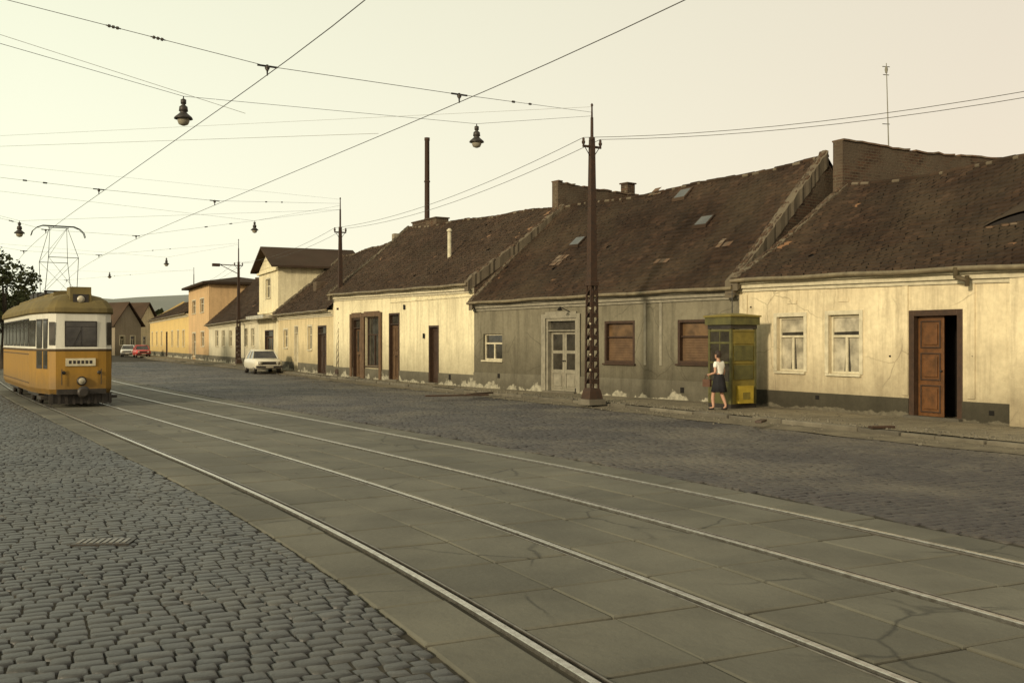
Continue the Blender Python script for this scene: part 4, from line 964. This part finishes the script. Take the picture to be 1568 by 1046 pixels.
# ---------------------------------------------------------------- trees & hills
leaf=island('foliage',[(.035,.045,.015),(.06,.07,.022),(.025,.03,.012),(.08,.085,.03)],.7,.2,nz=.5,nzc=(.05,.055,.02),bs=0)
bark=simple('bark',(.06,.045,.03),None,8,.9)
def tree(x,y,hgt,rad,n=2600,name='tree'):
    e=empty(name); mb=MB()
    mb.rings([[Vector((x+ox+r*math.cos(t),y+r*math.sin(t),z)) for t in [i*math.pi/4 for i in range(8)]] for r,z,ox in ((.28,-.05,0),(.2,1,.03),(.15,hgt*.45,.1),(.05,hgt*.8,.0))],0)
    cl=[]
    for i in range(16):
        a=ru(0,6.28); rr=rad*math.sqrt(R())*.8; z=hgt*ru(.42,.95); c=Vector((x+rr*math.cos(a),y+rr*math.sin(a),z)); cl.append((c,rad*ru(.22,.42)))
        mb.cyl((x+.08,y,hgt*ru(.3,.55)),c,.06,.02,0,5)
    mb.obj('trunk_and_limbs',[bark],e)
    mb=MB()
    for i in range(n):
        c,r=random.choice(cl); d=Vector((random.gauss(0,1),random.gauss(0,1),random.gauss(0,.8))).normalized()*r*R()**.4
        p=c+d; s=ru(.06,.16)*(hgt/6); a=Vector((random.gauss(0,1),random.gauss(0,1),random.gauss(0,1))).normalized(); b=a.orthogonal().normalized()
        mb.face([p-a*s,p+b*s*.6,p+a*s,p-b*s*.6])
    mb.obj('foliage',[leaf],e)
for px,d,hh,rr in ((-60,62,7.5,3.5),(5,66,6.8,2.6),(30,74,6.0,2.0),(-180,60,8,4),(-330,48,7,3.5)):
    q=W(px,CY,d); tree(q.x,q.y,hh,rr)
mb=MB()
for i in range(70):
    px=ru(60,300); d=ru(180,270); q=W(px,CY,d); hh=ru(4,7.5)
    for j in range(90):
        a=Vector((random.gauss(0,1),random.gauss(0,1),random.gauss(0,1))).normalized(); b=a.orthogonal(); p=Vector((q.x+random.gauss(0,2.2),q.y+random.gauss(0,2),hh*.55+random.gauss(0,.2)*hh)); s=ru(.4,.9)
        mb.face([p-a*s,p+b*s*.7,p+a*s,p-b*s*.7])
mb.obj('distant_trees',[leaf])
mb=MB(); rows=[]
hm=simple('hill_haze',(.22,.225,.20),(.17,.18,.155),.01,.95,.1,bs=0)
for i,(d,hh) in enumerate(((500,0),(620,14),(800,36),(1000,48),(1300,20))):
    rows.append([Vector((-1100+k*40,d,max(-.05,hh*(.75+.25*math.sin(k*.37+1)+.1*math.sin(k*1.3))*(1 if i else 0)))) for k in range(50)])
mb.rings(rows,0,closed=False,caps=False); mb.obj('hills',[hm])

# ---------------------------------------------------------------- light, world, camera
az=math.atan2(-.62,-.78); el=math.radians(17)
sd=Vector((math.sin(az)*math.cos(el),math.cos(az)*math.cos(el),math.sin(el)))
sl=bpy.data.lights.new('sun','SUN'); sl.energy=3.4; sl.angle=math.radians(6); sl.color=(1,.86,.62)
so=bpy.data.objects.new('sun',sl); col.objects.link(so); so.rotation_euler=sd.to_track_quat('Z','Y').to_euler()
w=bpy.data.worlds.new('World'); bpy.context.scene.world=w; w.use_nodes=True; nt=w.node_tree; bg=nt.nodes['Background']
sk=nn(nt,'ShaderNodeTexSky',sky_type='NISHITA'); sk.sun_disc=False; sk.sun_elevation=el; sk.sun_rotation=az; sk.dust_density=4; sk.air_density=1; sk.ozone_density=.6
g=nn(nt,'ShaderNodeTexCoord'); s=nn(nt,'ShaderNodeSeparateXYZ'); nt.links.new(g.outputs['Generated'],s.inputs[0])
hz=mixc(nt,ramp(nt,s.outputs[0],-.42,.42),(12.8,12.8,10.0),(10.4,8.9,7.0))
hz=mixc(nt,ramp(nt,s.outputs[2],0.05,.45),hz,mixc(nt,ramp(nt,s.outputs[0],-.42,.42),(10.2,10.4,7.8),(9.2,8.3,6.5)))
tint=mixc(nt,1.0,sk.outputs[0],(1.2,1.02,.78),'MULTIPLY')
nt.links.new(mixc(nt,.8,tint,hz),bg.inputs['Color']); bg.inputs['Strength'].default_value=.1
cam=bpy.data.cameras.new('camera'); co=bpy.data.objects.new('camera',cam); col.objects.link(co)
co.location=(0,0,H); co.rotation_euler=(math.pi/2,0,0); cam.lens=35; cam.sensor_width=36; cam.clip_end=4000; cam.clip_start=.1
sc=bpy.context.scene; sc.camera=co; sc.view_settings.view_transform='Standard'; sc.view_settings.look='None'; sc.view_settings.exposure=0
print('faces',sum(len(o.data.polygons) for o in bpy.data.objects if o.type=='MESH'))
